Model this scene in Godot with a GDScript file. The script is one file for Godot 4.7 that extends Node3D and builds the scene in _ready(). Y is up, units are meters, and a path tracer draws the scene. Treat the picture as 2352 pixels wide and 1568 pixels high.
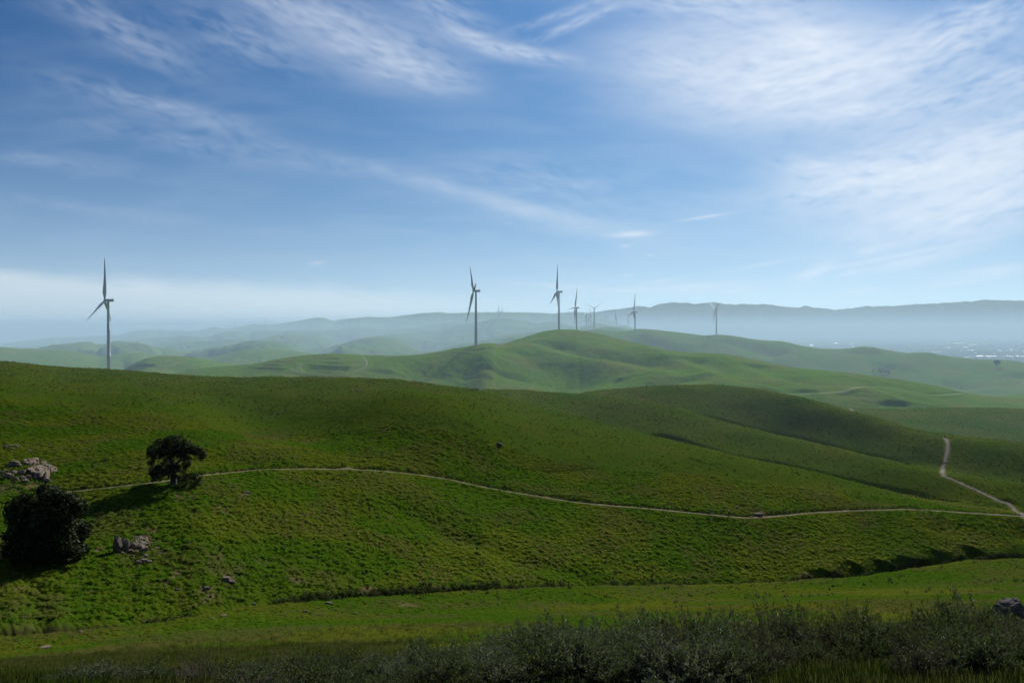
extends Node3D
# Green wind-farm hills on a hazy morning. Metres, y up; the photographer stands at the origin on a hilltop looking along -z towards the sun.

const FOCAL := 1830.0          # survey units: bearings and drops were read off a 2352 x 1568 plate with this focal length
const MID := Vector2(1176, 784)
const TIP := 0.018577          # the lens looks down by this angle

# ---------------------------------------------------------------- curves
class Line1:
	var xs := PackedFloat64Array()
	var ys := PackedFloat64Array()
	var ms := PackedFloat64Array()
	func _init(flat: Array = []) -> void:
		for i in range(0, flat.size(), 2):
			xs.append(flat[i])
			ys.append(flat[i + 1])
		if flat.size(): tangents()
	func tangents() -> void:
		var n := xs.size()
		ms.resize(n)
		if n < 2:
			ms.fill(0.0)
			return
		var d := PackedFloat64Array()
		d.resize(n - 1)
		for i in n - 1: d[i] = (ys[i + 1] - ys[i]) / maxf(xs[i + 1] - xs[i], 1e-6)
		ms[0] = d[0]
		ms[n - 1] = d[n - 2]
		for i in range(1, n - 1):
			if d[i - 1] * d[i] <= 0.0: ms[i] = 0.0
			else:
				var a := xs[i] - xs[i - 1]
				var b := xs[i + 1] - xs[i]
				ms[i] = 3.0 * (a + b) / ((2.0 * b + a) / d[i - 1] + (b + 2.0 * a) / d[i])
	func part(i: int, x: float) -> float:
		var w := xs[i + 1] - xs[i]
		var u := (x - xs[i]) / maxf(w, 1e-6)
		var v := 1.0 - u
		return ys[i] * (1.0 + 2.0 * u) * v * v + ms[i] * w * u * v * v + ys[i + 1] * u * u * (3.0 - 2.0 * u) - ms[i + 1] * w * u * u * v
	func at(x: float) -> float:
		var n := xs.size()
		if x <= xs[0]: return ys[0]
		if x >= xs[n - 1]: return ys[n - 1]
		return part(xs.bsearch(x, false) - 1, x)

var fail_safe := 0
var rng := RandomNumberGenerator.new()
var used := {}
var m := {}                    # materials
var noises := {}

func numbered(called: String) -> String:
	used[called] = used.get(called, -1) + 1
	return called if used[called] == 0 else "%s_%03d" % [called, used[called]]

func tag(o: Node, label: String, category: String, group := "", kind := "") -> Node:
	if label: o.set_meta("label", label)
	if category: o.set_meta("category", category)
	if group: o.set_meta("group", group)
	if kind: o.set_meta("kind", kind)
	return o

func thing(called: String, label: String, category: String, at := Vector3.ZERO, group := "", turn := 0.0) -> Node3D:
	var o := Node3D.new()
	o.name = numbered(called)
	add_child(o)
	o.position = at
	o.rotation.y = turn
	tag(o, label, category, group)
	return o

func part(called: String, mesh: Mesh, mat: Material, parent: Node = null) -> MeshInstance3D:
	var o := MeshInstance3D.new()
	o.name = called if parent else numbered(called)
	o.mesh = mesh
	if mat: o.material_override = mat
	(parent if parent else self).add_child(o, true)
	return o

func noise(seed_: int, freq: float, octaves := 1, type := FastNoiseLite.TYPE_SIMPLEX) -> FastNoiseLite:
	var n := FastNoiseLite.new()
	n.seed = seed_
	n.noise_type = type
	n.frequency = freq
	n.fractal_type = FastNoiseLite.FRACTAL_FBM if octaves > 1 else FastNoiseLite.FRACTAL_NONE
	n.fractal_octaves = octaves
	return n

# a line of sight: x and y per metre of depth
func sight(px: float, py: float) -> Vector2:
	var x := px - MID.x
	var y := MID.y - py
	var c := cos(TIP)
	var s := sin(TIP)
	var d := FOCAL * c + y * s
	return Vector2(x / d, (y * c - FOCAL * s) / d)

func at_depth(px: float, py: float, z: float) -> Vector3:
	var s := sight(px, py)
	return Vector3(s.x * z, s.y * z, -z)

func ordinal(n: int) -> String:
	var words := ["first", "second", "third", "fourth", "fifth", "sixth", "seventh", "eighth", "ninth", "tenth", "eleventh", "twelfth"]
	if n <= 12: return words[n - 1]
	return "%d%s" % [n, "th" if n % 100 in [11, 12, 13] else ["th", "st", "nd", "rd", "th", "th", "th", "th", "th", "th"][n % 10]]

# ---------------------------------------------------------------- sky
# Cirrus and veils: bearing and height of the middle (plate units from the horizon), half length, half width, turn of the fibres (degrees), strength, patchiness
const CLOUDS := [
	[1800, 590, 360, 120, -9, 0.55, 0.30], [1830, 545, 260, 90, -12, 0.5, 0.35], [1850, 640, 120, 34, 6, 0.40, 0.45], [1560, 590, 190, 90, 12, 0.26, 0.35], [1700, 660, 330, 80, -4, 0.22, 0.3], [1860, 670, 70, 14, 4, 0.34, 0.4],
	[1960, 490, 150, 28, -6, 0.42, 0.5], [2080, 345, 360, 90, -11, 0.66, 0.4], [2260, 290, 300, 110, -17, 0.62, 0.4], [2150, 250, 280, 50, -14, 0.36, 0.5], [2250, 440, 420, 130, -14, 0.26, 0.4],
	[2330, 420, 280, 90, -18, 0.34, 0.45], [1880, 360, 130, 30, 4, 0.36, 0.5], [2000, 330, 220, 16, -8, 0.34, 0.6], [2100, 540, 360, 120, -20, 0.18, 0.5],
	[1620, 750, 340, 70, 8, 0.36, 0.4], [2150, 640, 320, 60, -20, 0.25, 0.7], [2250, 720, 260, 40, -20, 0.22, 0.7], [2300, 560, 280, 50, -16, 0.22, 0.7],
	[860, 640, 250, 95, 20, 0.25, 0.42], [760, 700, 280, 80, 24, 0.24, 0.42], [930, 590, 160, 45, 14, 0.30, 0.6], [640, 740, 170, 60, 30, 0.20, 0.6], [560, 660, 200, 60, 22, 0.13, 0.8],
	[270, 690, 220, 40, 24, 0.16, 0.7], [330, 630, 160, 40, 26, 0.11, 0.7], [430, 490, 210, 24, 13, 0.17, 0.5], [300, 520, 260, 40, 16, 0.12, 0.7],
	[1090, 655, 110, 22, 22, 0.34, 0.6], [1200, 625, 150, 20, 10, 0.34, 0.6], [1330, 695, 130, 14, -22, 0.26, 0.6], [1300, 715, 150, 12, -18, 0.2, 0.6], [1000, 735, 160, 40, 24, 0.2, 0.6],
	[1010, 320, 330, 22, 15, 0.15, 0.4], [1180, 275, 260, 20, 15, 0.19, 0.35], [1350, 235, 260, 34, 10, 0.17, 0.4], [1250, 330, 330, 70, 10, 0.10, 0.6],
	[90, 380, 260, 18, 8, 0.12, 0.6], [200, 270, 320, 14, 8, 0.10, 0.6], [420, 420, 300, 30, 12, 0.10, 0.7], [640, 400, 320, 40, 14, 0.07, 0.7],
	[1451, 212, 42, 6, -3, 1.1, 0.15], [1437, 185, 14, 3, -3, 0.6, 0.15], [1492, 164, 8, 3, -5, 0.525, 0.15], [1440, 118, 12, 3, -6, 0.6, 0.15], [730, 146, 18, 3.5, -6, 0.75, 0.1],
	[1617, 251, 60, 3, -9, 0.63, 0.2], [1515, 104, 60, 3, -10, 0.525, 0.2], [1870, 125, 50, 12, -24, 0.6, 0.4], [1950, 124, 26, 3, -14, 0.525, 0.2], [1990, 172, 26, 6, -8, 0.675, 0.3],
	[2020, 184, 46, 3, -8, 0.525, 0.3], [2100, 150, 160, 12, -12, 0.51, 0.5], [2060, 162, 220, 5, -11, 0.51, 0.4], [1600, 88, 110, 12, -4, 0.51, 0.5], [1700, 82, 60, 6, -6, 0.45, 0.4],
	[2290, 128, 110, 12, -6, 0.51, 0.5], [2200, 100, 120, 6, -8, 0.42, 0.5], [1960, 78, 60, 5, -6, 0.42, 0.4], [2000, 86, 20, 3, -10, 0.45, 0.3], [1300, 92, 200, 5, 4, 0.39, 0.5], [1450, 84, 120, 6, -4, 0.36, 0.5], [1750, 142, 90, 5, -10, 0.3, 0.4]]

var sky_n := []
const SUN_AZ := 23.0
const SUN_EL := 30.5

func sun_dir() -> Vector3:
	return Vector3(sin(deg_to_rad(SUN_AZ)) * cos(deg_to_rad(SUN_EL)), sin(deg_to_rad(SUN_EL)), -cos(deg_to_rad(SUN_AZ)) * cos(deg_to_rad(SUN_EL)))

# d: how much cirrus stands in this direction
func sky_color(dir: Vector3, sun: Vector3, d: float) -> Color:
	var up := dir.y
	var el := rad_to_deg(asin(clampf(up, -1.0, 1.0)))
	var off := rad_to_deg(acos(clampf(dir.dot(sun), -1.0, 1.0)))
	var e := clampf(el, 0.0, 90.0)
	# clear air: pale near the horizon, deeper upwards and away from the sun
	var glow := exp(-pow(off / 21.0, 2.0))
	var wide := exp(-pow(off / 40.0, 2.0))
	var low := exp(-e / 5.0)
	var deep := Color(0.006, 0.036, 0.145).lerp(Color(0.046, 0.185, 0.49), wide)
	var mid := Color(0.030, 0.150, 0.40).lerp(Color(0.095, 0.36, 0.71), wide)
	var hor := Color(0.50, 0.66, 0.72).lerp(Color(0.78, 0.98, 1.04), wide)
	var c := deep.lerp(mid, exp(-pow(e / 15.0, 1.6))).lerp(hor, low)
	c = c.lerp(Color(0.55, 0.70, 0.90), glow * 0.08)
	if el < -1.0: return c * 0.8
	var veil := 0.0
	if dir.z < -0.35:
		# a low grey veil on the left with a sharp upper edge
		var px := MID.x + FOCAL * dir.x / -dir.z
		var py := FOCAL * up / -dir.z
		var top: float = 138.0 - 0.047 * px + 5.0 * sky_n[2].get_noise_2d(px * 0.25, py * 2.0)
		var edge: float = smoothstep(-6.0, 34.0 + 0.03 * maxf(px, 0.0), top - py + 7.0 * sky_n[3].get_noise_2d(px * 0.4, py * 1.2))
		veil = edge * 0.75 * (1.0 - smoothstep(700.0, 1500.0, px))
	else:
		veil = 0.5 * smoothstep(5.0, 3.0, el) * smoothstep(-0.2, -0.6, dir.x)
	c = c.lerp(Color(0.60, 0.68, 0.73).lerp(Color(0.95, 1.0, 1.02), wide), veil)
	# thin high streaks everywhere
	var az := absf(atan2(dir.x, -dir.z))
	var hx := 900.0 * dir.x / (up + 0.25)
	var hy := 900.0 * dir.z / (up + 0.25)
	var thin: float = clampf(0.5 + 1.3 * sky_n[3].get_noise_2d(hx * 0.22 + hy * 0.1, hy * 0.5), 0.0, 1.0)
	var behind := maxf(smoothstep(0.55, 1.0, az), smoothstep(0.40, 0.6, up))
	d += thin * thin * (0.05 + 0.33 * behind)
	d = 1.0 - exp(-d * 1.1)
	var white := Color(0.46, 0.54, 0.68).lerp(Color(0.72, 0.77, 0.84), wide)
	white = white.lerp(Color(0.86, 0.88, 0.90), glow * 0.6)
	return c.lerp(white, clampf(d, 0.0, 0.92)) * 0.8

func build_sky() -> ImageTexture:
	sky_n = [noise(21, 0.02, 4), noise(22, 0.006, 2), noise(23, 0.03, 3), noise(24, 0.01, 4)]
	var W := 4096
	var Hh := 2048
	var lw := 512
	var lh := 256
	var data := PackedFloat32Array()
	data.resize(lw * lh * 3)
	var sun := sun_dir()
	for y in lh:
		var th := PI * (y + 0.5) / lh
		for x in lw:
			var ph := TAU * (x + 0.5) / lw
			var c := sky_color(Vector3(sin(th) * sin(ph), cos(th), -sin(th) * cos(ph)), sun, 0.0)
			var i := (y * lw + x) * 3
			data[i] = c.r
			data[i + 1] = c.g
			data[i + 2] = c.b
	var im := Image.create_from_data(lw, lh, false, Image.FORMAT_RGBF, data.to_byte_array())
	im.resize(W, Hh, Image.INTERPOLATE_CUBIC)
	# the finer part, 77 degrees wide and 30 high
	var fw := 880
	var y0 := Hh / 2 - 340
	var fh := 362
	var dens := PackedFloat32Array()
	dens.resize(fw * fh)
	var tx := PackedFloat32Array()
	for x in fw: tx.append(tan(TAU * (x - 440 + 0.5) / W))
	for b in CLOUDS:
		var a := deg_to_rad(-b[4])
		var ca := cos(a)
		var sa := sin(a)
		var ex: float = 2.0 * (absf(ca) * b[2] + absf(sa) * b[3])
		var ey: float = 2.0 * (absf(sa) * b[2] + absf(ca) * b[3])
		for x in fw:
			var u0: float = MID.x + FOCAL * tx[x] - b[0]
			if absf(u0) > ex: continue
			var slant := FOCAL * sqrt(1.0 + tx[x] * tx[x])
			var r0 := int((0.5 - atan((b[1] + ey) / slant) / PI) * Hh) - y0
			var r1 := int((0.5 - atan((b[1] - ey) / slant) / PI) * Hh) - y0
			for y in range(clampi(r0, 0, fh - 1), clampi(r1 + 1, 0, fh - 1)):
				var py := slant * tan(PI * (0.5 - (y0 + y + 0.5) / Hh))
				var v0: float = py - b[1]
				var u: float = u0 * ca + v0 * sa
				var v: float = -u0 * sa + v0 * ca
				var q: float = u * u / (b[2] * b[2]) + v * v / (b[3] * b[3])
				if q > 4.0: continue
				var px: float = u0 + b[0]
				var warp: float = sky_n[1].get_noise_2d(px * 0.7, py * 0.8) * 12.0
				var f: float = sky_n[0].get_noise_2d(u * 0.30 + warp * 0.8, (v + warp) * 1.15)
				f += 0.55 * sky_n[2].get_noise_2d(u * 0.5, (v + warp * 0.4) * 2.6)
				dens[y * fw + x] += b[5] * exp(-q * (1.3 + 0.5 * f)) * clampf(1.0 + b[6] * f * 2.0, 0.05, 2.3)
	data.resize(fw * fh * 3)
	for y in fh:
		var th := PI * (y0 + y + 0.5) / Hh
		for x in fw:
			var ph := TAU * (x - 440 + 0.5) / W
			var c := sky_color(Vector3(sin(th) * sin(ph), cos(th), -sin(th) * cos(ph)), sun, dens[y * fw + x])
			var i := (y * fw + x) * 3
			data[i] = c.r
			data[i + 1] = c.g
			data[i + 2] = c.b
	var fine := Image.create_from_data(fw, fh, false, Image.FORMAT_RGBF, data.to_byte_array())
	im.blit_rect(fine, Rect2i(440, 0, 440, fh), Vector2i(0, y0))
	im.blit_rect(fine, Rect2i(0, 0, 440, fh), Vector2i(W - 440, y0))
	return ImageTexture.create_from_image(im)

# ---------------------------------------------------------------- the land
# Crest lines of the hills, near to far: bearing (plate x) -> drop (plate y) and bearing -> depth in metres.
var fore_y := [
	Line1.new([0, 1597, 1176, 1580, 1700, 1566, 2352, 1552]), Line1.new([0, 1577, 1176, 1550, 1700, 1530, 2352, 1512]),
	Line1.new([0, 1553, 1176, 1490, 1700, 1455, 2352, 1420]), Line1.new([0, 1526, 600, 1478, 1176, 1434, 1700, 1402, 2352, 1368]), Line1.new([0, 1506, 600, 1440, 1176, 1400, 1700, 1378, 2352, 1330])]
var creek_y := Line1.new([-300, 1490, 0, 1485, 150, 1475, 300, 1465, 420, 1445, 550, 1415, 650, 1405, 750, 1397, 850, 1389, 950, 1386, 1100, 1374, 1250, 1367, 1450, 1361, 1650, 1364, 1750, 1358, 1850, 1355, 1950, 1350, 2050, 1335, 2150, 1315, 2250, 1300, 2352, 1299, 2700, 1290])
var creek_z := Line1.new([0, 96, 300, 106, 550, 119, 1176, 160, 1650, 188, 2352, 222])
var bank_px := Line1.new([0, 20, 250, 16, 420, 6, 550, 3, 700, 9, 800, 17, 950, 19, 1100, 17, 1200, 13, 1300, 9, 1450, 9, 1650, 9, 1800, 7, 1850, 18, 1930, 28, 2000, 22, 2080, 32, 2150, 23, 2250, 16, 2352, 18])
var path_y := Line1.new([-200, 1145, 0, 1136, 160, 1127, 280, 1115, 395, 1102, 470, 1090, 600, 1078, 700, 1076, 850, 1079, 950, 1088, 1000, 1095, 1100, 1115, 1250, 1140, 1400, 1160, 1500, 1168, 1600, 1178, 1650, 1182, 1720, 1187, 1800, 1183, 1900, 1175, 2000, 1170, 2080, 1168, 2150, 1172, 2250, 1178, 2352, 1185, 2600, 1195])
var path_z := Line1.new([0, 165, 395, 178, 600, 200, 850, 222, 1100, 231, 1650, 233, 2000, 252, 2352, 250])
var c1_y := Line1.new([-400, 822, 0, 830, 150, 842, 254, 848, 400, 860, 500, 864, 640, 867, 800, 868, 900, 872, 1000, 884, 1080, 894, 1200, 925, 1310, 953, 1400, 978, 1500, 1003, 1600, 1025, 1700, 1050, 1870, 1085, 2050, 1128, 2200, 1156, 2352, 1176, 2700, 1190])
var c1_z := Line1.new([0, 400, 254, 430, 640, 420, 900, 400, 1100, 385, 1310, 358, 1500, 330, 1700, 306, 1870, 294, 2050, 284, 2352, 266])
var c2_y := Line1.new([1060, 894, 1100, 894, 1200, 897, 1300, 905, 1340, 907, 1450, 920, 1560, 940, 1700, 980, 1900, 1025, 2140, 1078, 2250, 1098, 2352, 1112, 2700, 1130])
var c2_z := Line1.new([0, 540, 1060, 490, 1300, 470, 1560, 430, 1900, 370, 2140, 330, 2352, 308])
var c3_y := Line1.new([1300, 909, 1340, 903, 1400, 895, 1500, 888, 1600, 885, 1700, 890, 1800, 905, 1900, 930, 1950, 945, 2000, 958, 2100, 990, 2180, 1003, 2352, 1025, 2700, 1050])
var c3_z := Line1.new([0, 680, 1060, 600, 1300, 560, 1485, 520, 1660, 530, 1900, 460, 2180, 390, 2352, 370])
var c4_y := Line1.new([1850, 936, 1910, 933, 1960, 938, 2080, 939, 2200, 935, 2352, 938, 2800, 950])
var c4_z := Line1.new([0, 915, 1000, 860, 1300, 800, 1900, 690, 2352, 680])
var far_y := [
	Line1.new([300, 880, 400, 860, 456, 849, 537, 841, 574, 837, 647, 823, 690, 817, 725, 814, 774, 812, 818, 814, 855, 816.5, 916, 816.6, 965, 813, 1014, 806, 1062, 797, 1099, 790.5, 1111, 788.5, 1131, 788, 1141, 790.5, 1195, 777, 1235, 765, 1262, 758.5, 1289, 756.8, 1324, 758, 1346, 761.5, 1383, 769, 1415, 777, 1463, 787.7, 1504, 797, 1544, 805.7, 1598, 810.5, 1665, 814, 1724, 824, 1782, 836, 1870, 849, 1954, 856, 2016, 863.7, 2074, 872.5, 2132, 882.7, 2191, 897, 2211, 902, 2249, 907.5, 2352, 915, 2700, 930]),
	Line1.new([0, 870, 270, 856, 295, 842, 322, 829, 346, 821, 376, 817, 403, 817, 435, 820, 457, 823.5, 510, 834, 550, 840, 620, 860, 1000, 850, 2100, 940, 2200, 920, 2260, 914, 2352, 905, 2700, 890]),
	Line1.new([-300, 792, 0, 797, 70, 803, 134, 805, 183, 810, 228, 818, 274, 812, 309, 811, 349, 814, 400, 818, 470, 822, 520, 813, 564, 803, 604, 801, 640, 804, 672, 807, 730, 813, 800, 822, 1200, 790, 1330, 760, 1370, 757, 1391, 758, 1415, 761, 1437, 759.5, 1458, 756, 1477, 754.7, 1490, 755.5, 1544, 761, 1598, 767.6, 1619, 769.5, 1646, 768, 1665, 769, 1753, 781.4, 1796, 783.4, 1840, 793, 1899, 801, 1928, 801, 1957, 798.6, 1980, 795.7, 2001, 796.6, 2030, 802.4, 2086, 811, 2132, 812, 2162, 815.6, 2249, 825.8, 2322, 828, 2352, 832.5, 2700, 850]),
	Line1.new([0, 812, 75, 803, 121, 795, 161, 791, 199, 788.5, 231, 794, 268, 787, 295, 787, 336, 794, 387, 805, 420, 806, 470, 800, 510, 795, 560, 789, 589, 788.5, 623, 789, 660, 794.6, 708, 808, 757, 806, 785, 793, 818, 780, 855, 774.6, 892, 780, 940, 797, 975, 808, 1050, 795, 1140, 780, 1250, 765, 1340, 758, 1370, 757, 1423, 760, 1500, 775, 1600, 850]),
	Line1.new([0, 815, 285, 806, 340, 800, 387, 792, 430, 785, 500, 782, 560, 783, 606, 780, 647, 772.6, 672, 769, 708, 769.5, 745, 776, 784, 788, 830, 783, 892, 771.4, 940, 764, 975, 762.4, 1010, 763, 1033, 753, 1060, 746, 1114, 737, 1141, 733, 1168, 733, 1195, 738, 1235, 741, 1275, 742, 1302, 745.5, 1329, 750, 1350, 747, 1383, 747, 1423, 751, 1450, 757, 1520, 775, 1600, 850]),
	Line1.new([0, 800, 200, 795, 285, 784.5, 336, 779, 376, 777, 403, 773.8, 416, 772.4, 435, 773.8, 483, 775, 497, 769.7, 524, 764.4, 545, 763, 569, 768, 591, 761.7, 609, 761, 635, 761.6, 680, 763, 720, 761, 764, 758.7, 801, 756, 818, 754, 855, 755, 892, 758, 940, 756, 975, 750, 1030, 742, 1100, 743, 1300, 757, 1500, 790, 1600, 850]),
	Line1.new([-300, 800, 0, 790, 80, 782, 134, 776, 215, 773, 268, 770, 309, 760, 349, 758, 397, 759, 443, 760.4, 470, 756, 494, 751, 510, 754.5, 535, 754, 560, 749, 585, 744, 600, 746, 647, 742.5, 690, 736, 720, 731, 743, 731.6, 764, 737, 790, 733, 818, 730, 855, 728.7, 899, 728, 928, 723.8, 997, 717.7, 1033, 719.4, 1062, 718.4, 1109, 717.3, 1222, 718, 1262, 720, 1302, 719, 1342, 722, 1400, 735, 1500, 770, 1600, 850]),
	Line1.new([0, 850, 1100, 740, 1262, 721, 1302, 717, 1342, 718, 1383, 715, 1423, 708.5, 1463, 703, 1490, 702.6, 1515, 699, 1544, 695, 1560, 694.5, 1592, 697, 1625, 695, 1666, 695.8, 1694, 698.8, 1753, 698.8, 1791, 701.7, 1832, 705.5, 1848, 702, 1870, 706, 1919, 710.5, 1957, 707.5, 2016, 703, 2103, 699.4, 2191, 694.4, 2308, 688.5, 2352, 690, 2700, 685])]
var far_z := [
	Line1.new([0, 1150, 440, 1150, 1100, 1170, 1288, 1380, 1400, 1330, 1600, 1150, 1954, 1000, 2352, 950]),
	Line1.new([0, 1550, 1288, 1700, 1900, 1450, 2352, 1250]), Line1.new([0, 2400, 700, 2600, 1340, 2500, 1650, 2450, 2000, 2200, 2352, 2000]),
	Line1.new([0, 3500, 900, 3900, 1340, 4500, 2352, 3300]), Line1.new([0, 5000, 700, 5500, 1000, 6200, 1450, 6300, 2352, 5500]),
	Line1.new([0, 6600, 600, 7000, 1000, 7600, 2352, 7000]), Line1.new([0, 10000, 2352, 10500]), Line1.new([0, 16000, 2352, 16500])]
var far_drop := [12.0, 12.0, 22.0, 25.0, 30.0, 35.0, 40.0, 10.0]

var rows := PackedFloat64Array()
var col_a := PackedFloat64Array()   # bearing of each column, radians
var col_x := PackedFloat64Array()   # where it reads the crest lines
var col_k := PackedFloat64Array()
const T_IN := 0.80
const DT := 0.0018
var first_in := 0
var n_in := 0
var H := PackedFloat32Array()       # heights [column * rows + row]
var C := PackedColorArray()
var wx := PackedFloat32Array()      # world x, z of each vertex
var wz := PackedFloat32Array()

func make_rows() -> void:
	var z := 1.0
	while z < 26000.0:
		rows.append(z)
		if z < 12.0: z += 0.8
		elif z < 105.0: z *= 1.013
		elif z < 300.0: z *= 1.0021
		elif z < 560.0: z *= 1.0038
		elif z < 1500.0: z *= 1.0042
		elif z < 3000.0: z *= 1.008
		else: z *= 1.016
	n_in = int(T_IN * 2.0 / DT) + 1
	var out := [deg_to_rad(40.0), deg_to_rad(43.0), deg_to_rad(47.0), deg_to_rad(55.0), deg_to_rad(65.0), deg_to_rad(77.0), deg_to_rad(90.0), deg_to_rad(105.0), deg_to_rad(120.0), deg_to_rad(135.0), deg_to_rad(150.0), deg_to_rad(165.0), PI]
	first_in = out.size()
	for i in range(out.size() - 1, -1, -1): col_a.append(-out[i])
	for i in n_in: col_a.append(atan(-T_IN + i * DT))
	for a in out: col_a.append(a)
	for a in col_a:
		col_k.append(1.0 / cos(minf(absf(a), deg_to_rad(47.0))))
		var x := MID.x + FOCAL * tan(clampf(a, deg_to_rad(-47.0), deg_to_rad(47.0)))
		col_x.append(lerpf(x, MID.x, clampf((absf(a) - deg_to_rad(47.0)) / deg_to_rad(133.0), 0.0, 1.0)))

func knots(x: float) -> Array:
	var k := Line1.new()
	var w := PackedFloat32Array()
	var put := func(z: float, h: float, crest: float) -> void:
		k.xs.append(z)
		k.ys.append(h)
		w.append(crest)
	var s := func(y: float) -> float: return sight(x, y).y
	put.call(0.0, -1.65, 1.0)
	put.call(4.0, -2.5, 1.0)
	put.call(9.0, -4.6, 1.0)
	var wob: float = noises.wob.get_noise_1d(x)
	var zc: float = creek_z.at(x) + 0.8 * wob
	var yc: float = creek_y.at(x) + 2.0 * noises.wob2.get_noise_1d(x)
	var fz := [14.0, 20.0, 0.28 * zc, 0.5 * zc, 0.75 * zc]
	for i in 5: put.call(fz[i], s.call(fore_y[i].at(x)) * fz[i], 1.0)
	var hc: float = s.call(yc) * zc
	put.call(zc, hc, 1.0)
	var bank: float = bank_px.at(x) * 1.25 * (1.0 + 0.12 * noises.wob3.get_noise_1d(x))
	var zb := zc + 1.1 + 0.055 * bank
	var hb: float = s.call(yc - bank) * zb
	put.call(lerpf(zc, zb, 0.4), minf(hc, hb) - 0.5 - 0.04 * bank, 1.0)
	put.call(lerpf(zc, zb, 0.52), minf(hc, hb) - 0.4 - 0.03 * bank, 1.0)
	put.call(zb, hb, 1.0)
	var zp := path_z.at(x)
	var zb0: float = zc + 1.1 + 0.055 * 1.25 * bank_px.at(x)
	var hb0: float = s.call(creek_y.at(x) - 1.25 * bank_px.at(x)) * zb0
	var hp: float = s.call(path_y.at(x)) * zp
	put.call(zb0 + 9.0, lerpf(hb0, hp, 9.0 / (zp - zb0) * 1.05), 1.0)
	put.call(zp - 17.0, lerpf(hp - 1.3, lerpf(hb0, hp, 1.0 - 17.0 / (zp - zb0)), smoothstep(450.0, 900.0, x)), 1.0)
	put.call(zp, hp, 1.0)
	var s1: float = s.call(c1_y.at(x))
	var z1 := c1_z.at(x)
	put.call(z1, s1 * z1, 1.0)
	var z2 := c2_z.at(x)
	var z3 := c3_z.at(x)
	var z4 := c4_z.at(x)
	# behind the near crest: three more folds of the same hill, hidden on the left
	var f2 := smoothstep(1060.0, 1120.0, x)
	var s2: float = lerpf(s1 - 0.012, s.call(c2_y.at(x)), f2)
	var s3: float = lerpf(s2 - 0.006, s.call(c3_y.at(x)), smoothstep(1290.0, 1345.0, x))
	var f4 := smoothstep(1850.0, 1912.0, x)
	var s4: float = lerpf(s3 - 0.008, s.call(c4_y.at(x)), f4)
	s4 = lerpf(s1 - 0.0015, s4, smoothstep(500.0, 1060.0, x))
	var g := lerpf(z1, z2, 0.4)
	put.call(g, minf(minf(s1, s2) * g - lerpf(1.6, 0.05, smoothstep(2080.0, 2230.0, x)), s2 * z2 - 0.1), 0.6)
	put.call(z2, s2 * z2, 1.0)
	g = lerpf(z2, z3, 0.4)
	put.call(g, minf(minf(s2, s3) * g - lerpf(1.2, 0.05, smoothstep(1980.0, 2110.0, x)), s3 * z3 - 0.1), 0.6)
	put.call(z3, s3 * z3, 1.0)
	g = lerpf(z3, z4, 0.5)
	put.call(g, lerpf(minf(s3 * g - 2.0, s4 * z4 - 0.5), minf(s3, s4) * g - 8.0, f4), 0.5)
	put.call(z4, s4 * z4, 1.0)
	var lastz := z4
	var lasts := s4
	var most := maxf(maxf(s1, s2), maxf(s3, s4))
	for i in 8:
		var z: float = far_z[i].at(x)
		var sl: float = s.call(far_y[i].at(x))
		var h := sl * z
		if z > 2800.0: h = maxf(h, floor_at(x, z))
		g = lerpf(lastz, z, 0.12 if i == 0 else (0.35 if i < 7 else 0.8))
		var hg := minf(most * g - far_drop[i] * 0.4, h - far_drop[i] * 0.8)
		hg = minf(hg, lasts * lastz - 2.0) if i < 3 else hg
		if g > 2800.0: hg = maxf(hg, floor_at(x, g))
		if i == 7: hg = floor_at(x, g)
		put.call(g, hg, 0.0)
		put.call(z, h, 1.0)
		most = maxf(most, sl)
		lastz = z
		lasts = h / z
	put.call(21000.0, floor_at(x, 21000.0) - 60.0, 1.0)
	put.call(26500.0, floor_at(x, 26500.0) - 100.0, 1.0)
	k.tangents()
	return [k, w]

func floor_at(x: float, z: float) -> float:
	return -200.0 - maxf(0.0, z - 8500.0) * 0.021 * (1.0 - smoothstep(500.0, 1200.0, x))

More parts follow.
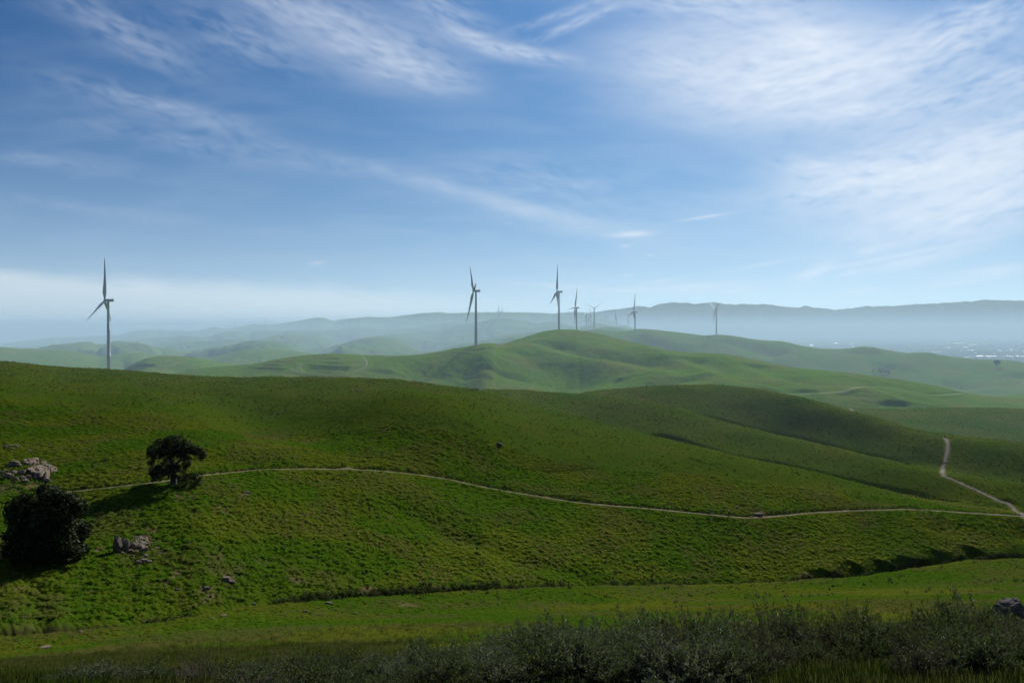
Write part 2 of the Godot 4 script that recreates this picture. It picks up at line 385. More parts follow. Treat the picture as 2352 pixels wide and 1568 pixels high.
func build_land() -> void:
	noises.wob = noise(3, 0.008)
	noises.wob2 = noise(4, 0.012)
	noises.wob3 = noise(5, 0.012)
	make_rows()
	var nr := rows.size()
	var nc := col_a.size()
	H.resize(nr * nc)
	C.resize(nr * nc)
	wx.resize(nr * nc)
	wz.resize(nr * nc)
	var n_tuss := noise(11, 1.0)
	var n_clump := noise(12, 0.28, 2)
	var n_und := noise(13, 0.018, 3)
	var n_mid := noise(14, 0.0045, 4)
	var n_far := noise(15, 0.0016, 4)
	var n_tone := noise(16, 0.02, 3)
	var n_tone2 := noise(17, 0.22, 2)
	var green := Color(0.054, 0.092, 0.007)
	var lush := Color(0.038, 0.086, 0.004)
	var olive := Color(0.076, 0.088, 0.012)
	var earth_shade := Color(0.026, 0.027, 0.010)  # dark creek-bank soil, with the shade of the far face painted in
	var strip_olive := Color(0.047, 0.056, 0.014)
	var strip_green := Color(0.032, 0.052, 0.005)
	var litter := Color(0.034, 0.032, 0.018)
	var gap_shade := Color(0.030, 0.040, 0.007)  # ground darkened: shade between the grass tufts put into its colour
	var field := Color(0.070, 0.095, 0.030)
	var wood := Color(0.030, 0.046, 0.026)
	for c in nc:
		var x := col_x[c]
		var kk := knots(x)
		var k: Line1 = kk[0]
		var w: PackedFloat32Array = kk[1]
		var seg := 0
		var sa := sin(col_a[c]) * col_k[c]
		var ca := cos(col_a[c]) * col_k[c]
		var zc := creek_z.at(x)
		var zf := far_z[7].at(x) as float
		for r in nr:
			var z := rows[r]
			while seg < k.xs.size() - 2 and z > k.xs[seg + 1]: seg += 1
			var h := k.part(seg, z)
			var u := (z - k.xs[seg]) / maxf(k.xs[seg + 1] - k.xs[seg], 1e-6)
			var crest := lerpf(w[seg], w[seg + 1], u)
			var X := sa * z
			var Z := -ca * z
			var col := green
			if z < 760.0:
				var big := n_und.get_noise_2d(X, Z)
				var cl := n_clump.get_noise_2d(X, Z)
				var near := smoothstep(zc * 0.55, zc * 1.02, z)
				h += big * 0.7 * near * smoothstep(zc, zc + 30.0, z)
				h += cl * lerpf(0.03, 0.10, near) + n_tuss.get_noise_2d(X, Z) * lerpf(0.02, 0.12, near)
				var tone := n_tone.get_noise_2d(X + 400.0, Z)
				var fine := n_tone2.get_noise_2d(X, Z)
				col = lush.lerp(green, clampf(0.55 + tone * 1.3 + fine * 0.5, 0.0, 1.0))
				col = col.lerp(olive, clampf(0.30 * smoothstep(260.0, 420.0, z) + tone * 0.5 + fine * 0.35, 0.0, 0.8))
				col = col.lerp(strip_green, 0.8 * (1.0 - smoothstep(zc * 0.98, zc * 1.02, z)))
				col = col.lerp(gap_shade, 0.6 * smoothstep(zc, zc * 1.03, z) * (1.0 - 0.75 * smoothstep(300.0, 700.0, z)))
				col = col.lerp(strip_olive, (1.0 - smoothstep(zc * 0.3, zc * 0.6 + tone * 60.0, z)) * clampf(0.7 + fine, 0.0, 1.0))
				if z < 23.0: col = col.lerp(litter, maxf(smoothstep(950.0, 1150.0, x) * (1.0 - smoothstep(1740.0, 1860.0, x)), 1.0 - smoothstep(12.5, 15.0, z)) * 0.8)
				if z > zc + 0.3 and z < zc + 2.6 + 0.07 * bank_px.at(x): col = col.lerp(earth_shade, 0.85)
			elif z < 3000.0:
				var fade := 1.0 - 0.85 * crest * crest
				var mid := n_mid.get_noise_2d(X, Z)
				h += mid * 5.0 * fade + n_und.get_noise_2d(X, Z) * 1.6 * (1.0 - 0.6 * crest)
				h -= maxf(0.0, 0.12 - absf(n_mid.get_noise_2d(X * 0.8 + 900.0, Z * 0.8))) * 9.0 * fade
				h += n_clump.get_noise_2d(X * 0.35, Z * 0.35) * 0.35
				var tone := n_tone.get_noise_2d(X * 0.4, Z * 0.4)
				col = green.lerp(olive, clampf(0.25 + tone * 1.2 + n_tone2.get_noise_2d(X * 0.3, Z * 0.3) * 0.5, 0.0, 0.9)) * lerpf(1.15, 1.45, smoothstep(760.0, 900.0, z)) * Color(0.88, 1.0, 1.5)  # last factor paints a bluish haze cast into the hill grass
				h += n_tuss.get_noise_2d(X * 0.25, Z * 0.25) * 0.3
			else:
				var up := smoothstep(3.0, 30.0, h - floor_at(x, z))
				var fade := (1.0 - 0.85 * crest * crest) * up
				h += n_far.get_noise_2d(X, Z) * 55.0 * fade
				h -= maxf(0.0, 0.13 - absf(n_far.get_noise_2d(X * 0.9 + 3000.0, Z * 0.9))) * 130.0 * fade
				var tone := n_mid.get_noise_2d(X * 0.5, Z * 0.5)
				col = green.lerp(olive, clampf(0.3 + tone, 0.0, 1.0)) * 1.45 * Color(0.85, 1.0, 1.7)  # blue of distance haze mixed into the grass colour here too
				if x > 1200.0: col = col.lerp(field.lerp(wood, clampf(0.3 + 1.5 * tone, 0.0, 1.0)), (1.0 - up) * 0.8)
				if z > zf * 0.84: 
					h += n_mid.get_noise_2d(X * 0.6, Z * 0.6) * 26.0 * up
					col = wood
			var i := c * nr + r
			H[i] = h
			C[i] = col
			wx[i] = X
			wz[i] = Z

func row_of(z: float) -> int:
	return clampi(rows.bsearch(z, false) - 1, 0, rows.size() - 2)

# height of the land at a point in front of the hilltop
func land(x: float, z: float) -> float:
	var d := maxf(-z, 1.0)
	var r := row_of(d)
	var u := clampf((d - rows[r]) / (rows[r + 1] - rows[r]), 0.0, 1.0)
	var t := clampf((x / d + T_IN) / DT, 0.0, n_in - 1.001)
	var c := int(t)
	var v := t - c
	var i := (first_in + c) * rows.size() + r
	var j := i + rows.size()
	return lerpf(lerpf(H[i], H[i + 1], u), lerpf(H[j], H[j + 1], u), v)

func on_land(x: float, z: float, lift := 0.0) -> Vector3:
	return Vector3(x, land(x, z) + lift, z)

# the first point of the land met along a line of sight
func spot(px: float, py: float, from := 10.0, to := 20000.0) -> Vector3:
	var s := sight(px, py)
	var r := row_of(from)
	while r < rows.size() - 1 and rows[r] < to:
		var z := rows[r]
		if land(s.x * z, -z) >= s.y * z:
			var a := rows[maxi(r - 1, 0)]
			var b := z
			for i in 8:
				var mid := (a + b) * 0.5
				if land(s.x * mid, -mid) >= s.y * mid: b = mid
				else: a = mid
			return on_land(s.x * b, -b)
		r += 1
	return on_land(s.x * to, -to)

# a smooth line through points of the land, about one point every `gap` metres
func trace(plate: Array, gap: float, from := 10.0, to := 20000.0) -> PackedVector3Array:
	var raw := PackedVector3Array()
	for p in plate: raw.append(spot(p[0], p[1], from, to))
	var out := PackedVector3Array()
	for i in raw.size() - 1:
		var a := raw[maxi(i - 1, 0)]
		var d := raw[mini(i + 2, raw.size() - 1)]
		var n := maxi(1, int(raw[i].distance_to(raw[i + 1]) / gap))
		for j in n:
			out.append(raw[i].cubic_interpolate(raw[i + 1], a, d, float(j) / n))
	out.append(raw[raw.size() - 1])
	return out

# shapes the land along a line: depth > 0 cuts a gully, < 0 raises a spur, bench > 0 levels it across for a track; tint colours it
func shape_along(line: PackedVector3Array, width: float, depth: float, bench := 0.0, tint := Color(0, 0, 0, 0), tint_width := 0.0, taper := 0.12) -> void:
	var reach := maxf(width * 2.2, tint_width * 1.5)
	var nr := rows.size()
	var best := {}
	for s in line.size() - 1:
		var a := Vector2(line[s].x, line[s].z)
		var b := Vector2(line[s + 1].x, line[s + 1].z)
		var lo := a.min(b) - Vector2(reach, reach)
		var hi := a.max(b) + Vector2(reach, reach)
		var r0 := row_of(maxf(2.0, -hi.y))
		var r1 := row_of(maxf(2.0, -lo.y)) + 1
		var ab := b - a
		var l2 := maxf(ab.length_squared(), 1e-6)
		for r in range(r0, r1 + 1):
			var z := rows[r]
			var c0 := clampi(int((lo.x / z + T_IN) / DT), 0, n_in - 1)
			var c1 := clampi(int((hi.x / z + T_IN) / DT) + 1, 0, n_in - 1)
			for c in range(c0, c1 + 1):
				var i := (first_in + c) * nr + r
				var p := Vector2(wx[i], wz[i])
				var u := clampf((p - a).dot(ab) / l2, 0.0, 1.0)
				var d := p.distance_to(a + ab * u)
				if d < reach and d < best.get(i, [1e9])[0]: best[i] = [d, lerpf(line[s].y, line[s + 1].y, u), float(s) + u]
	var n := float(line.size() - 1)
	for i in best:
		var d: float = best[i][0]
		var e: float = minf(1.0, minf(best[i][2], n - best[i][2]) / maxf(n * taper, 0.5))
		if taper > 0.2: e = smoothstep(0.0, 1.0, e)
		if depth != 0.0: H[i] -= depth * e * exp(-pow(d / width, 2.0))
		if bench > 0.0: H[i] = lerpf(H[i], best[i][1] - 0.12, bench * (1.0 - smoothstep(width * 0.6, width * 1.5, d)))
		if tint.a > 0.0: C[i] = C[i].lerp(Color(tint.r, tint.g, tint.b, 1), tint.a * (1.0 - smoothstep(tint_width * 0.5, tint_width, d)))

# a rounded rise or hollow
func shape_round(at: Vector3, rx: float, rz: float, lift: float, turn := 0.0, tint := Color(0, 0, 0, 0)) -> void:
	var reach := maxf(rx, rz) * 2.2
	var nr := rows.size()
	for r in range(row_of(maxf(2.0, -at.z - reach)), row_of(maxf(2.0, -at.z + reach)) + 2):
		var z := rows[r]
		var c0 := clampi(int(((at.x - reach) / z + T_IN) / DT), 0, n_in - 1)
		var c1 := clampi(int(((at.x + reach) / z + T_IN) / DT) + 1, 0, n_in - 1)
		for c in range(c0, c1 + 1):
			var i := (first_in + c) * nr + r
			var p := Vector2(wx[i] - at.x, wz[i] - at.z).rotated(turn)
			var g := exp(-(p.x * p.x / (rx * rx) + p.y * p.y / (rz * rz)))
			H[i] += lift * g
			if tint.a > 0.0: C[i] = C[i].lerp(Color(tint.r, tint.g, tint.b, 1), tint.a * smoothstep(0.25, 0.6, g + 0.25 * noises.patch.get_noise_2d(wx[i], wz[i])))

func land_mesh() -> void:
	var nr := rows.size()
	var nc := col_a.size()
	var v := PackedVector3Array()
	var nn := PackedVector3Array()
	v.resize(nr * nc)
	nn.resize(nr * nc)
	for i in nr * nc: v[i] = Vector3(wx[i], H[i], wz[i])
	for c in nc:
		var ca := c - 1 if c > 0 else nc - 2
		var cb := c + 1 if c < nc - 1 else 1
		for r in nr:
			var a := v[c * nr + mini(r + 1, nr - 1)] - v[c * nr + maxi(r - 1, 0)]
			var b := v[cb * nr + r] - v[ca * nr + r]
			nn[c * nr + r] = b.cross(a).normalized()
	var idx := PackedInt32Array()
	idx.resize((nr - 1) * (nc - 1) * 6)
	var q := 0
	for c in nc - 1:
		for r in nr - 1:
			var i := c * nr + r
			idx[q] = i
			idx[q + 1] = i + 1
			idx[q + 2] = i + nr
			idx[q + 3] = i + nr
			idx[q + 4] = i + 1
			idx[q + 5] = i + nr + 1
			q += 6
	var arr := []
	arr.resize(Mesh.ARRAY_MAX)
	arr[Mesh.ARRAY_VERTEX] = v
	arr[Mesh.ARRAY_NORMAL] = nn
	arr[Mesh.ARRAY_COLOR] = C
	arr[Mesh.ARRAY_INDEX] = idx
	var me := ArrayMesh.new()
	me.add_surface_from_arrays(Mesh.PRIMITIVE_TRIANGLES, arr)
	var mat := StandardMaterial3D.new()
	mat.vertex_color_use_as_albedo = true
	mat.roughness = 1.0
	mat.metallic_specular = 0.0
	var o := part("ground", me, mat)
	tag(o, "rolling green grass hills from the near slope to the far range", "ground", "", "structure")

# ---------------------------------------------------------------- tracks, gullies and bare ground
var trail := PackedVector3Array()
var trail_b := PackedVector3Array()
var road_a := PackedVector3Array()
var road_b := PackedVector3Array()
var tracks := []
var gully_lines := []

func shape_land() -> void:
	var soil := Color(0.145, 0.105, 0.062, 0.9)
	# the near hill
	shape_along(trace([[880, 1150], [980, 1200], [1100, 1250], [1200, 1290], [1330, 1325], [1450, 1345]], 2.0, 120.0, 260.0), 5.0, 0.9)
	shape_along(trace([[560, 890], [600, 950], [640, 1010], [690, 1062]], 4.0, 190.0, 420.0), 28.0, 6.5, 0.0, Color(0, 0, 0, 0), 0.0, 0.4)
	shape_along(trace([[940, 892], [985, 950], [1030, 1010], [1080, 1075], [1150, 1115]], 4.0, 200.0, 420.0), 32.0, -7.5, 0.0, Color(0, 0, 0, 0), 0.0, 0.5)
	shape_along(trace([[300, 900], [420, 960], [560, 1030], [640, 1070]], 4.0, 190.0, 420.0), 20.0, -1.4)
	# the two gullies between the folds of the near hill
	gully_lines = [trace([[1340, 958], [1400, 975], [1500, 1000], [1600, 1022], [1700, 1047], [1870, 1081], [2050, 1124], [2200, 1152]], 0.9, 285.0, 420.0), trace([[1560, 938], [1640, 958], [1700, 976], [1800, 1000], [1900, 1021], [2020, 1050], [2090, 1066]], 0.9, 340.0, 470.0)]
	for l in gully_lines: shape_along(l, 2.0, 2.0)
	# side gullies of the creek on the right
	for p in [[1870, 1340, 1905, 1325], [1935, 1330, 1975, 1308], [2000, 1325, 2035, 1300], [2060, 1315, 2090, 1292], [2140, 1300, 2165, 1280], [2215, 1290, 2240, 1270]]:
		shape_along(trace([[p[0], p[1] - 12], [(p[0] + p[2]) / 2, (p[1] + p[3]) / 2 - 12], [p[2], p[3] - 12]], 1.0, 130.0, 260.0), 2.4, 2.2)
	trail = trace([[128, 1131], [200, 1124], [280, 1115], [340, 1108], [392, 1102], [470, 1090], [540, 1083], [600, 1078], [700, 1076], [780, 1077], [850, 1079], [900, 1083], [950, 1088], [1000, 1095], [1050, 1104], [1100, 1115], [1180, 1130], [1250, 1141], [1320, 1152], [1400, 1160], [1500, 1168], [1600, 1178], [1650, 1183], [1720, 1188], [1800, 1183], [1850, 1178], [1900, 1175], [1960, 1172], [2028, 1170], [2080, 1169], [2120, 1170.5]], 0.8, 120.0, 300.0)
	trail_b = trace([[2124, 1170.6], [2165, 1173], [2210, 1176], [2260, 1179], [2310, 1182], [2352, 1185]], 0.8, 120.0, 300.0)
	road_a = trace([[2420, 1222], [2352, 1186], [2330, 1168], [2290, 1148], [2250, 1129], [2210, 1111], [2180, 1098], [2167, 1087], [2167, 1075], [2172, 1060], [2177, 1040], [2178, 1022], [2176, 1012], [2171, 1006]], 0.8, 200.0, 520.0)
	road_b = trace([[1964, 957], [1961, 950], [1957, 942], [1955, 939]], 1.0, 560.0, 720.0)
	shape_along(trail, 1.0, 0.0, 1.0, soil, 0.8)
	shape_along(trail_b, 1.0, 0.0, 1.0, soil, 0.8)
	shape_along(road_a, 2.2, 0.0, 0.35, Color(0.085, 0.078, 0.03, 0.7), 1.8)
	shape_along(road_b, 2.4, 0.0, 1.0, soil, 2.4)
	# bare ground
	for p in [[508, 1170, 1.6, 1.0], [562, 1137, 1.6, 0.9], [392, 1327, 0.9, 2.2], [474, 1351, 1.3, 1.0], [498, 1278, 1.2, 0.8], [682, 1334, 1.6, 0.8], [60, 1356, 1.6, 0.8], [20, 1122, 5.0, 2.6], [70, 1112, 4.0, 1.4], [420, 1140, 2.0, 1.6], [325, 1232, 1.8, 2.4], [318, 1255, 3.2, 2.2], [372, 1262, 1.2, 1.0], [190, 1262, 3.0, 1.5], [516, 1322, 1.6, 1.0], [480, 1372, 0.7, 1.6], [850, 1357, 2.0, 0.8], [1745, 1180, 3.0, 1.6], [1860, 1326, 2.4, 1.2], [940, 1388, 2.0, 1.0], [1390, 902, 3.0, 2.0], [1470, 915, 4.0, 1.6]]:
		shape_round(spot(p[0], p[1], 60.0, 700.0), p[2], p[3] * 2.0, 0.0, 0.0, Color(0.10, 0.074, 0.038, 0.7))
	for i in 60:
		var p := spot(rng.randf_range(-20, 2352), rng.randf_range(1130, 1440), 90.0, 320.0)
		shape_round(p, rng.randf_range(0.5, 1.6), rng.randf_range(0.6, 2.2), -0.1, rng.randf() * 3.0, Color(0.072, 0.060, 0.018, 0.5))
	for i in 260:
		var p := spot(rng.randf_range(-20, 2352), rng.randf_range(880, 1380), 110.0, 560.0)
		shape_round(p, rng.randf_range(0.6, 1.8), rng.randf_range(0.6, 1.8), rng.randf_range(0.12, 0.45) * (1.0 if i % 3 else -1.0), rng.randf() * 3.0)
	# the middle hill: terraces and tracks on its left part
	var far := 720.0
	for t in [[[589, 839.5], [615, 836], [660, 833], [708, 834], [745, 835.5]], [[596, 841.5], [635, 842], [672, 844.5]], [[691, 836.5], [686, 845], [681, 853], [720, 858], [769, 860], [806, 855], [834, 846], [842, 832], [832, 818]], [[755, 828.5], [794, 826.5], [825, 825.5]], [[759, 836.5], [794, 838.5], [828, 838]], [[1050, 806], [1090, 808.5], [1135, 805]], [[1195, 789], [1250, 776.5], [1330, 771], [1400, 777]]]:
		tracks.append(trace(t, 4.0, far, 1500.0))
		shape_along(tracks[-1], 7.0, 0.0, 1.0)
	for g in [[[[1100, 848], [1168, 867], [1225, 880]], 8.0, 2.0], [[[1254, 785], [1302, 803], [1369, 816], [1436, 822], [1490, 832], [1560, 850]], 26.0, 9.0], [[[1205, 791], [1275, 823], [1382, 850], [1463, 869], [1540, 884]], 34.0, -9.0], [[[1131, 796], [1150, 830], [1230, 858], [1330, 885]], 26.0, -1.5], [[[1590, 820], [1650, 840], [1720, 870], [1745, 885]], 24.0, 7.0], [[[1735, 835], [1800, 862], [1880, 884]], 20.0, 5.0], [[[1957, 893], [2010, 912], [2060, 932]], 20.0, -5.0], [[[1460, 795], [1540, 828], [1640, 868], [1700, 886]], 22.0, -5.0], [[[690, 848], [740, 846], [800, 848]], 9.0, 3.0], [[[930, 822], [905, 840], [880, 858]], 20.0, -4.0]]:
		shape_along(trace(g[0], 6.0, far, 1700.0), g[1], g[2])
	tracks.append(trace([[1791, 905], [1840, 905], [1899, 902], [1940, 899], [1957, 892], [1995, 887.5], [2045, 892], [2103, 902], [2147, 907.5], [2176, 906.5], [2208, 904]], 4.0, 750.0, 1400.0))
	shape_along(tracks[-1], 6.0, 0.0, 1.0)
	for t in [[[322, 831], [350, 825], [390, 823], [420, 824]], [[300, 845], [350, 842], [400, 838], [432, 826]]]:
		tracks.append(trace(t, 5.0, 1200.0, 2000.0))
		shape_along(tracks[-1], 8.0, 0.0, 1.0)
	shape_round(spot(2195, 884, 1000.0, 2500.0), 45.0, 30.0, -9.0)
	for g in [[[[1660, 778], [1720, 795], [1800, 815]], 40.0, 12.0], [[[1480, 765], [1540, 790], [1600, 803]], 45.0, -9.0], [[[1990, 802], [2000, 820], [2040, 850]], 40.0, 10.0], [[[2135, 815], [2080, 835], [2040, 850]], 50.0, -9.0], [[[2240, 830], [2290, 850], [2352, 868]], 40.0, -8.0]]:
		shape_along(trace(g[0], 10.0, 1700.0, 3200.0), g[1], g[2])

# a strip of bare dirt laid on the land along a line
func strip(line: PackedVector3Array, half: float, lift: float, rough: float) -> ArrayMesh:
	var st := SurfaceTool.new()
	st.begin(Mesh.PRIMITIVE_TRIANGLES)
	var wob := noise(77, 0.35, 2)
	var prev := []
	for i in line.size():
		var d := line[mini(i + 1, line.size() - 1)] - line[maxi(i - 1, 0)]
		var side := Vector3(-d.z, 0, d.x).normalized()
		var row := []
		for k in [-1.0, -0.33, 0.33, 1.0]:
			var w: float = half * k * (1.0 + rough * wob.get_noise_2d(i * 0.8, k * 40.0))
			var p := line[i] + side * w
			row.append(on_land(p.x, p.z, lift + 0.02 * wob.get_noise_2d(i * 3.0, k * 9.0) - (0.0 if absf(k) < 0.5 else lift * 0.8)))
		if i > 0:
			for j in 3:
				for v in [prev[j], row[j], row[j + 1], prev[j], row[j + 1], prev[j + 1]]: st.add_vertex(v)
		prev = row
	st.generate_normals()
	return st.commit()

func build_tracks() -> void:
	var dirt := StandardMaterial3D.new()
	var grain := NoiseTexture2D.new()
	grain.noise = noise(43, 0.03, 4)
	grain.width = 256
	grain.height = 256
	grain.seamless = true
	var ramp := Gradient.new()
	ramp.set_color(0, Color(0.42, 0.44, 0.34))
	ramp.set_color(1, Color(1.0, 1.0, 1.0))
	ramp.add_point(0.42, Color(0.62, 0.62, 0.52))
	ramp.add_point(0.6, Color(0.95, 0.93, 0.9))
	grain.color_ramp = ramp
	dirt.albedo_texture = grain
	dirt.uv1_triplanar = true
	dirt.uv1_world_triplanar = true
	dirt.uv1_scale = Vector3(0.11, 0.11, 0.11)
	dirt.albedo_color = Color(0.16, 0.115, 0.07).linear_to_srgb()
	dirt.roughness = 1.0
	tag(part("path", strip(trail, 0.38, 0.07, 0.9), dirt), "narrow pale dirt trail winding across the near green hillside", "path", "", "structure")
	tag(part("path", strip(trail_b, 0.40, 0.07, 0.5), dirt), "short end of the dirt trail meeting the stony road", "path", "", "structure")
	var stony := dirt.duplicate()
	stony.albedo_color = Color(0.095, 0.076, 0.054).linear_to_srgb()
	tag(part("road", strip(road_a, 0.75, 0.08, 1.1), stony), "stony dirt road climbing the slope at the right", "road", "", "structure")
	tag(part("road", strip(road_b, 0.9, 0.08, 0.5), stony), "short stretch of dirt road crossing the crest behind", "road", "", "structure")
	var worn := dirt.duplicate()
	worn.albedo_texture = null
	worn.albedo_color = Color(0.062, 0.078, 0.022).linear_to_srgb()
	for t in tracks:
		tag(part("track", strip(t, 1.3, 0.25, 0.5), worn), "grassy vehicle track cut along the middle hill", "track", "", "structure")

# ---------------------------------------------------------------- shapes
func ring_tube(st: SurfaceTool, points: PackedVector3Array, radii: PackedFloat32Array, sides: int, squash := 1.0, caps := true) -> void:
	var prev := []
	var up := Vector3(0.123, 0.0, 0.99)
	for i in points.size():
		var d := (points[mini(i + 1, points.size() - 1)] - points[maxi(i - 1, 0)]).normalized()
		var a := d.cross(up if absf(d.dot(up)) < 0.95 else Vector3(1, 0.1, 0)).normalized()
		var b := d.cross(a)
		var row := []
		for k in sides:
			var t := TAU * k / sides
			row.append(points[i] + (a * cos(t) + b * sin(t) * squash) * radii[i])
		if i > 0:
			for k in sides:
				var n := (k + 1) % sides
				for v in [prev[k], row[k], row[n], prev[k], row[n], prev[n]]: st.add_vertex(v)
		if caps and (i == 0 or i == points.size() - 1):
			for k in sides:
				var n := (k + 1) % sides
				for v in ([points[i], row[k], row[n]] if i == 0 else [points[i], row[n], row[k]]): st.add_vertex(v)
		prev = row

# rings of points, one after another, closed around; joined to a skin
func loft(st: SurfaceTool, rings: Array, caps := true) -> void:
	for i in range(1, rings.size()):
		var a: PackedVector3Array = rings[i - 1]
		var b: PackedVector3Array = rings[i]
		for k in a.size():
			var n := (k + 1) % a.size()
			for v in [a[k], a[n], b[k], b[k], a[n], b[n]]: st.add_vertex(v)
	if caps:
		for e in [0, rings.size() - 1]:
			var q: PackedVector3Array = rings[e]
			var mid := Vector3.ZERO
			for v in q: mid += v / q.size()
			for k in q.size():
				var n := (k + 1) % q.size()
				for v in ([mid, q[n], q[k]] if e == 0 else [mid, q[k], q[n]]): st.add_vertex(v)

func begin(smooth := true) -> SurfaceTool:
	var st := SurfaceTool.new()
	st.begin(Mesh.PRIMITIVE_TRIANGLES)
	st.set_smooth_group(0 if smooth else -1)
	return st

func done(st: SurfaceTool) -> ArrayMesh:
	st.index()
	st.generate_normals()
	return st.commit()

# a box with chamfered edges
func crate(st: SurfaceTool, mid: Vector3, size: Vector3, cut: float) -> void:
	var h := size * 0.5
	var rings := []
	for y in [[-h.y, cut], [-h.y + cut, 0.0], [h.y - cut, 0.0], [h.y, cut]]:
		var q := PackedVector3Array()
		var x: float = h.x - y[1]
		var z: float = h.z - y[1]
		for p in [[x, z - cut], [x - cut, z], [-x + cut, z], [-x, z - cut], [-x, -z + cut], [-x + cut, -z], [x - cut, -z], [x, -z + cut]]:
			q.append(mid + Vector3(p[0], y[0], p[1]))
		rings.append(q)
	loft(st, rings)

func paint(c: Color, rough := 0.5, metal := 0.0) -> StandardMaterial3D:
	var s := StandardMaterial3D.new()
	s.albedo_color = c.linear_to_srgb()
	s.roughness = rough
	s.metallic = metal
	return s

# ---------------------------------------------------------------- wind turbines
var tower_mesh: ArrayMesh
var blade_mesh: ArrayMesh
var nacelle_mesh: ArrayMesh
var hub_mesh: ArrayMesh
const HUB := 80.0

func turbine_shapes() -> void:
	m.white = paint(Color(0.46, 0.48, 0.50), 0.6)
	var dirt := NoiseTexture2D.new()
	dirt.noise = noise(41, 0.02, 3)
	dirt.width = 256
	dirt.height = 256
	dirt.seamless = true
	var ramp := Gradient.new()
	ramp.set_color(0, Color(0.80, 0.79, 0.77))
	ramp.set_color(1, Color(1, 1, 1))
	dirt.color_ramp = ramp
	m.white.albedo_texture = dirt
	m.white.uv1_triplanar = true
	m.white.uv1_scale = Vector3(0.15, 0.03, 0.15)
	m.grey = paint(Color(0.22, 0.23, 0.24), 0.6)
	# tower: three tapered sections with slim flanges, 1 m of it in the ground
	var st := begin()
	var p := PackedVector3Array()
	var r := PackedFloat32Array()
	for k in [[-1.0, 2.2], [0.0, 2.2], [0.4, 2.16], [26.0, 1.93], [26.05, 1.97], [26.35, 1.97], [26.4, 1.92], [52.0, 1.62], [52.05, 1.66], [52.35, 1.66], [52.4, 1.61], [77.6, 1.25], [77.65, 1.42], [78.3, 1.42]]:
		p.append(Vector3(0, k[0], 0))
		r.append(k[1])
	ring_tube(st, p, r, 24)
	tower_mesh = done(st)
	# nacelle: a long rounded box, narrower towards the rotor
	st = begin(false)
	var rings := []
	for k in [[-2.5, 1.15, 1.2], [-1.9, 1.5, 1.5], [0.0, 1.7, 1.65], [5.4, 1.7, 1.6], [6.3, 1.45, 1.4]]:
		var q := PackedVector3Array()
		for i in 16:
			var t := TAU * i / 16.0
			var c := Vector2(cos(t), sin(t))
			q.append(Vector3(signf(c.x) * pow(absf(c.x), 0.35) * k[1], HUB + signf(c.y) * pow(absf(c.y), 0.35) * k[2], k[0]))
		rings.append(q)
	loft(st, rings)
	nacelle_mesh = done(st)
	# spinner
	st = begin()
	rings = []
	for k in [[-5.3, 0.12], [-5.1, 0.6], [-4.6, 1.15], [-3.9, 1.5], [-3.1, 1.6], [-2.55, 1.3]]:
		var q := PackedVector3Array()
		for i in 18: q.append(Vector3(cos(TAU * i / 18.0) * k[1], HUB + sin(TAU * i / 18.0) * k[1], k[0]))
		rings.append(q)
	loft(st, rings)
	hub_mesh = done(st)
	# blade along +y from the hub's middle, chord along the axis (feathered), twisting and thinning to the tip
	st = begin()
	rings = []
	for k in [[0.8, 0.95, 1.0, 0.0], [2.2, 0.95, 0.95, 0.0], [4.5, 1.35, 0.75, 0.15], [8.0, 1.95, 0.42, 0.42], [10.5, 2.05, 0.33, 0.5], [15.0, 1.75, 0.27, 0.42], [22.0, 1.36, 0.23, 0.3], [30.0, 1.02, 0.2, 0.2], [38.0, 0.7, 0.18, 0.12], [44.5, 0.42, 0.17, 0.05], [48.0, 0.2, 0.16, 0.0], [49.5, 0.05, 0.16, 0.0]]:
		var q := PackedVector3Array()
		var tw := deg_to_rad(76.0 + 12.0 * k[0] / 49.5)
		for i in 14:
			var t := TAU * i / 14.0
			var cx: float = cos(t) * k[1] - k[3]
			var cy: float = sin(t) * k[1] * k[2] * (0.75 + 0.25 * cos(t))
			q.append(Vector3(cx * cos(tw) + cy * sin(tw), k[0], cx * sin(tw) - cy * cos(tw) - 0.0009 * k[0] * k[0]))
		rings.append(q)
	loft(st, rings)
	blade_mesh = done(st)

# by the bearing and height of its hub and its depth; the tower reaches down to the land
func turbine(px: float, py: float, z: float, yaw: float, spin: float, label: String, group: String) -> Node3D:
	var hub := at_depth(px, py, z)
	var y := land(hub.x, hub.z)
	var tall := clampf(hub.y - y, 45.0, 112.0)
	var t := thing("wind_turbine", label, "wind turbine", Vector3(hub.x, hub.y - tall, hub.z), group, deg_to_rad(yaw))
	var s := tall / HUB
	var w := part("tower", tower_mesh, m.white, t)
	var thick := 1.0 if z < 2600.0 else (1.5 if z < 5500.0 else 1.9)
	w.scale = Vector3(thick, (tall - 1.7) / 78.3, thick)
	var top := Vector3(0, tall - HUB, 0)
	part("nacelle", nacelle_mesh, m.white, t).position = top
	part("hub", hub_mesh, m.white, t).position = top
	for k in 3:
		var b := part("blade", blade_mesh, m.white, t)
		b.position = Vector3(0, tall, -3.6)
		b.basis = Basis(Vector3.RIGHT, deg_to_rad(5.0)) * Basis(Vector3.BACK, deg_to_rad(spin + 120.0 * k)) * Basis(Vector3.RIGHT, deg_to_rad(-2.5)) * Basis.from_scale(Vector3(thick, 1, thick))
	if z < 1600.0:
		var st := begin(false)
		crate(st, Vector3(0, 1.15 + (0.4 if z < 1000.0 else 0.0), 2.2), Vector3(0.95, 2.2, 0.12), 0.03)
		part("door", done(st), m.grey, t).rotation.y = deg_to_rad(200.0 - yaw)
		for q in [[-0.9, 5.2], [0.9, 5.2], [0.3, 4.4]]:
			st = begin(false)
			crate(st, Vector3(q[0], tall + 2.4, q[1]), Vector3(0.1, 1.6, 0.1), 0.02)
			part("sensor_mast", done(st), m.grey, t)
	return t

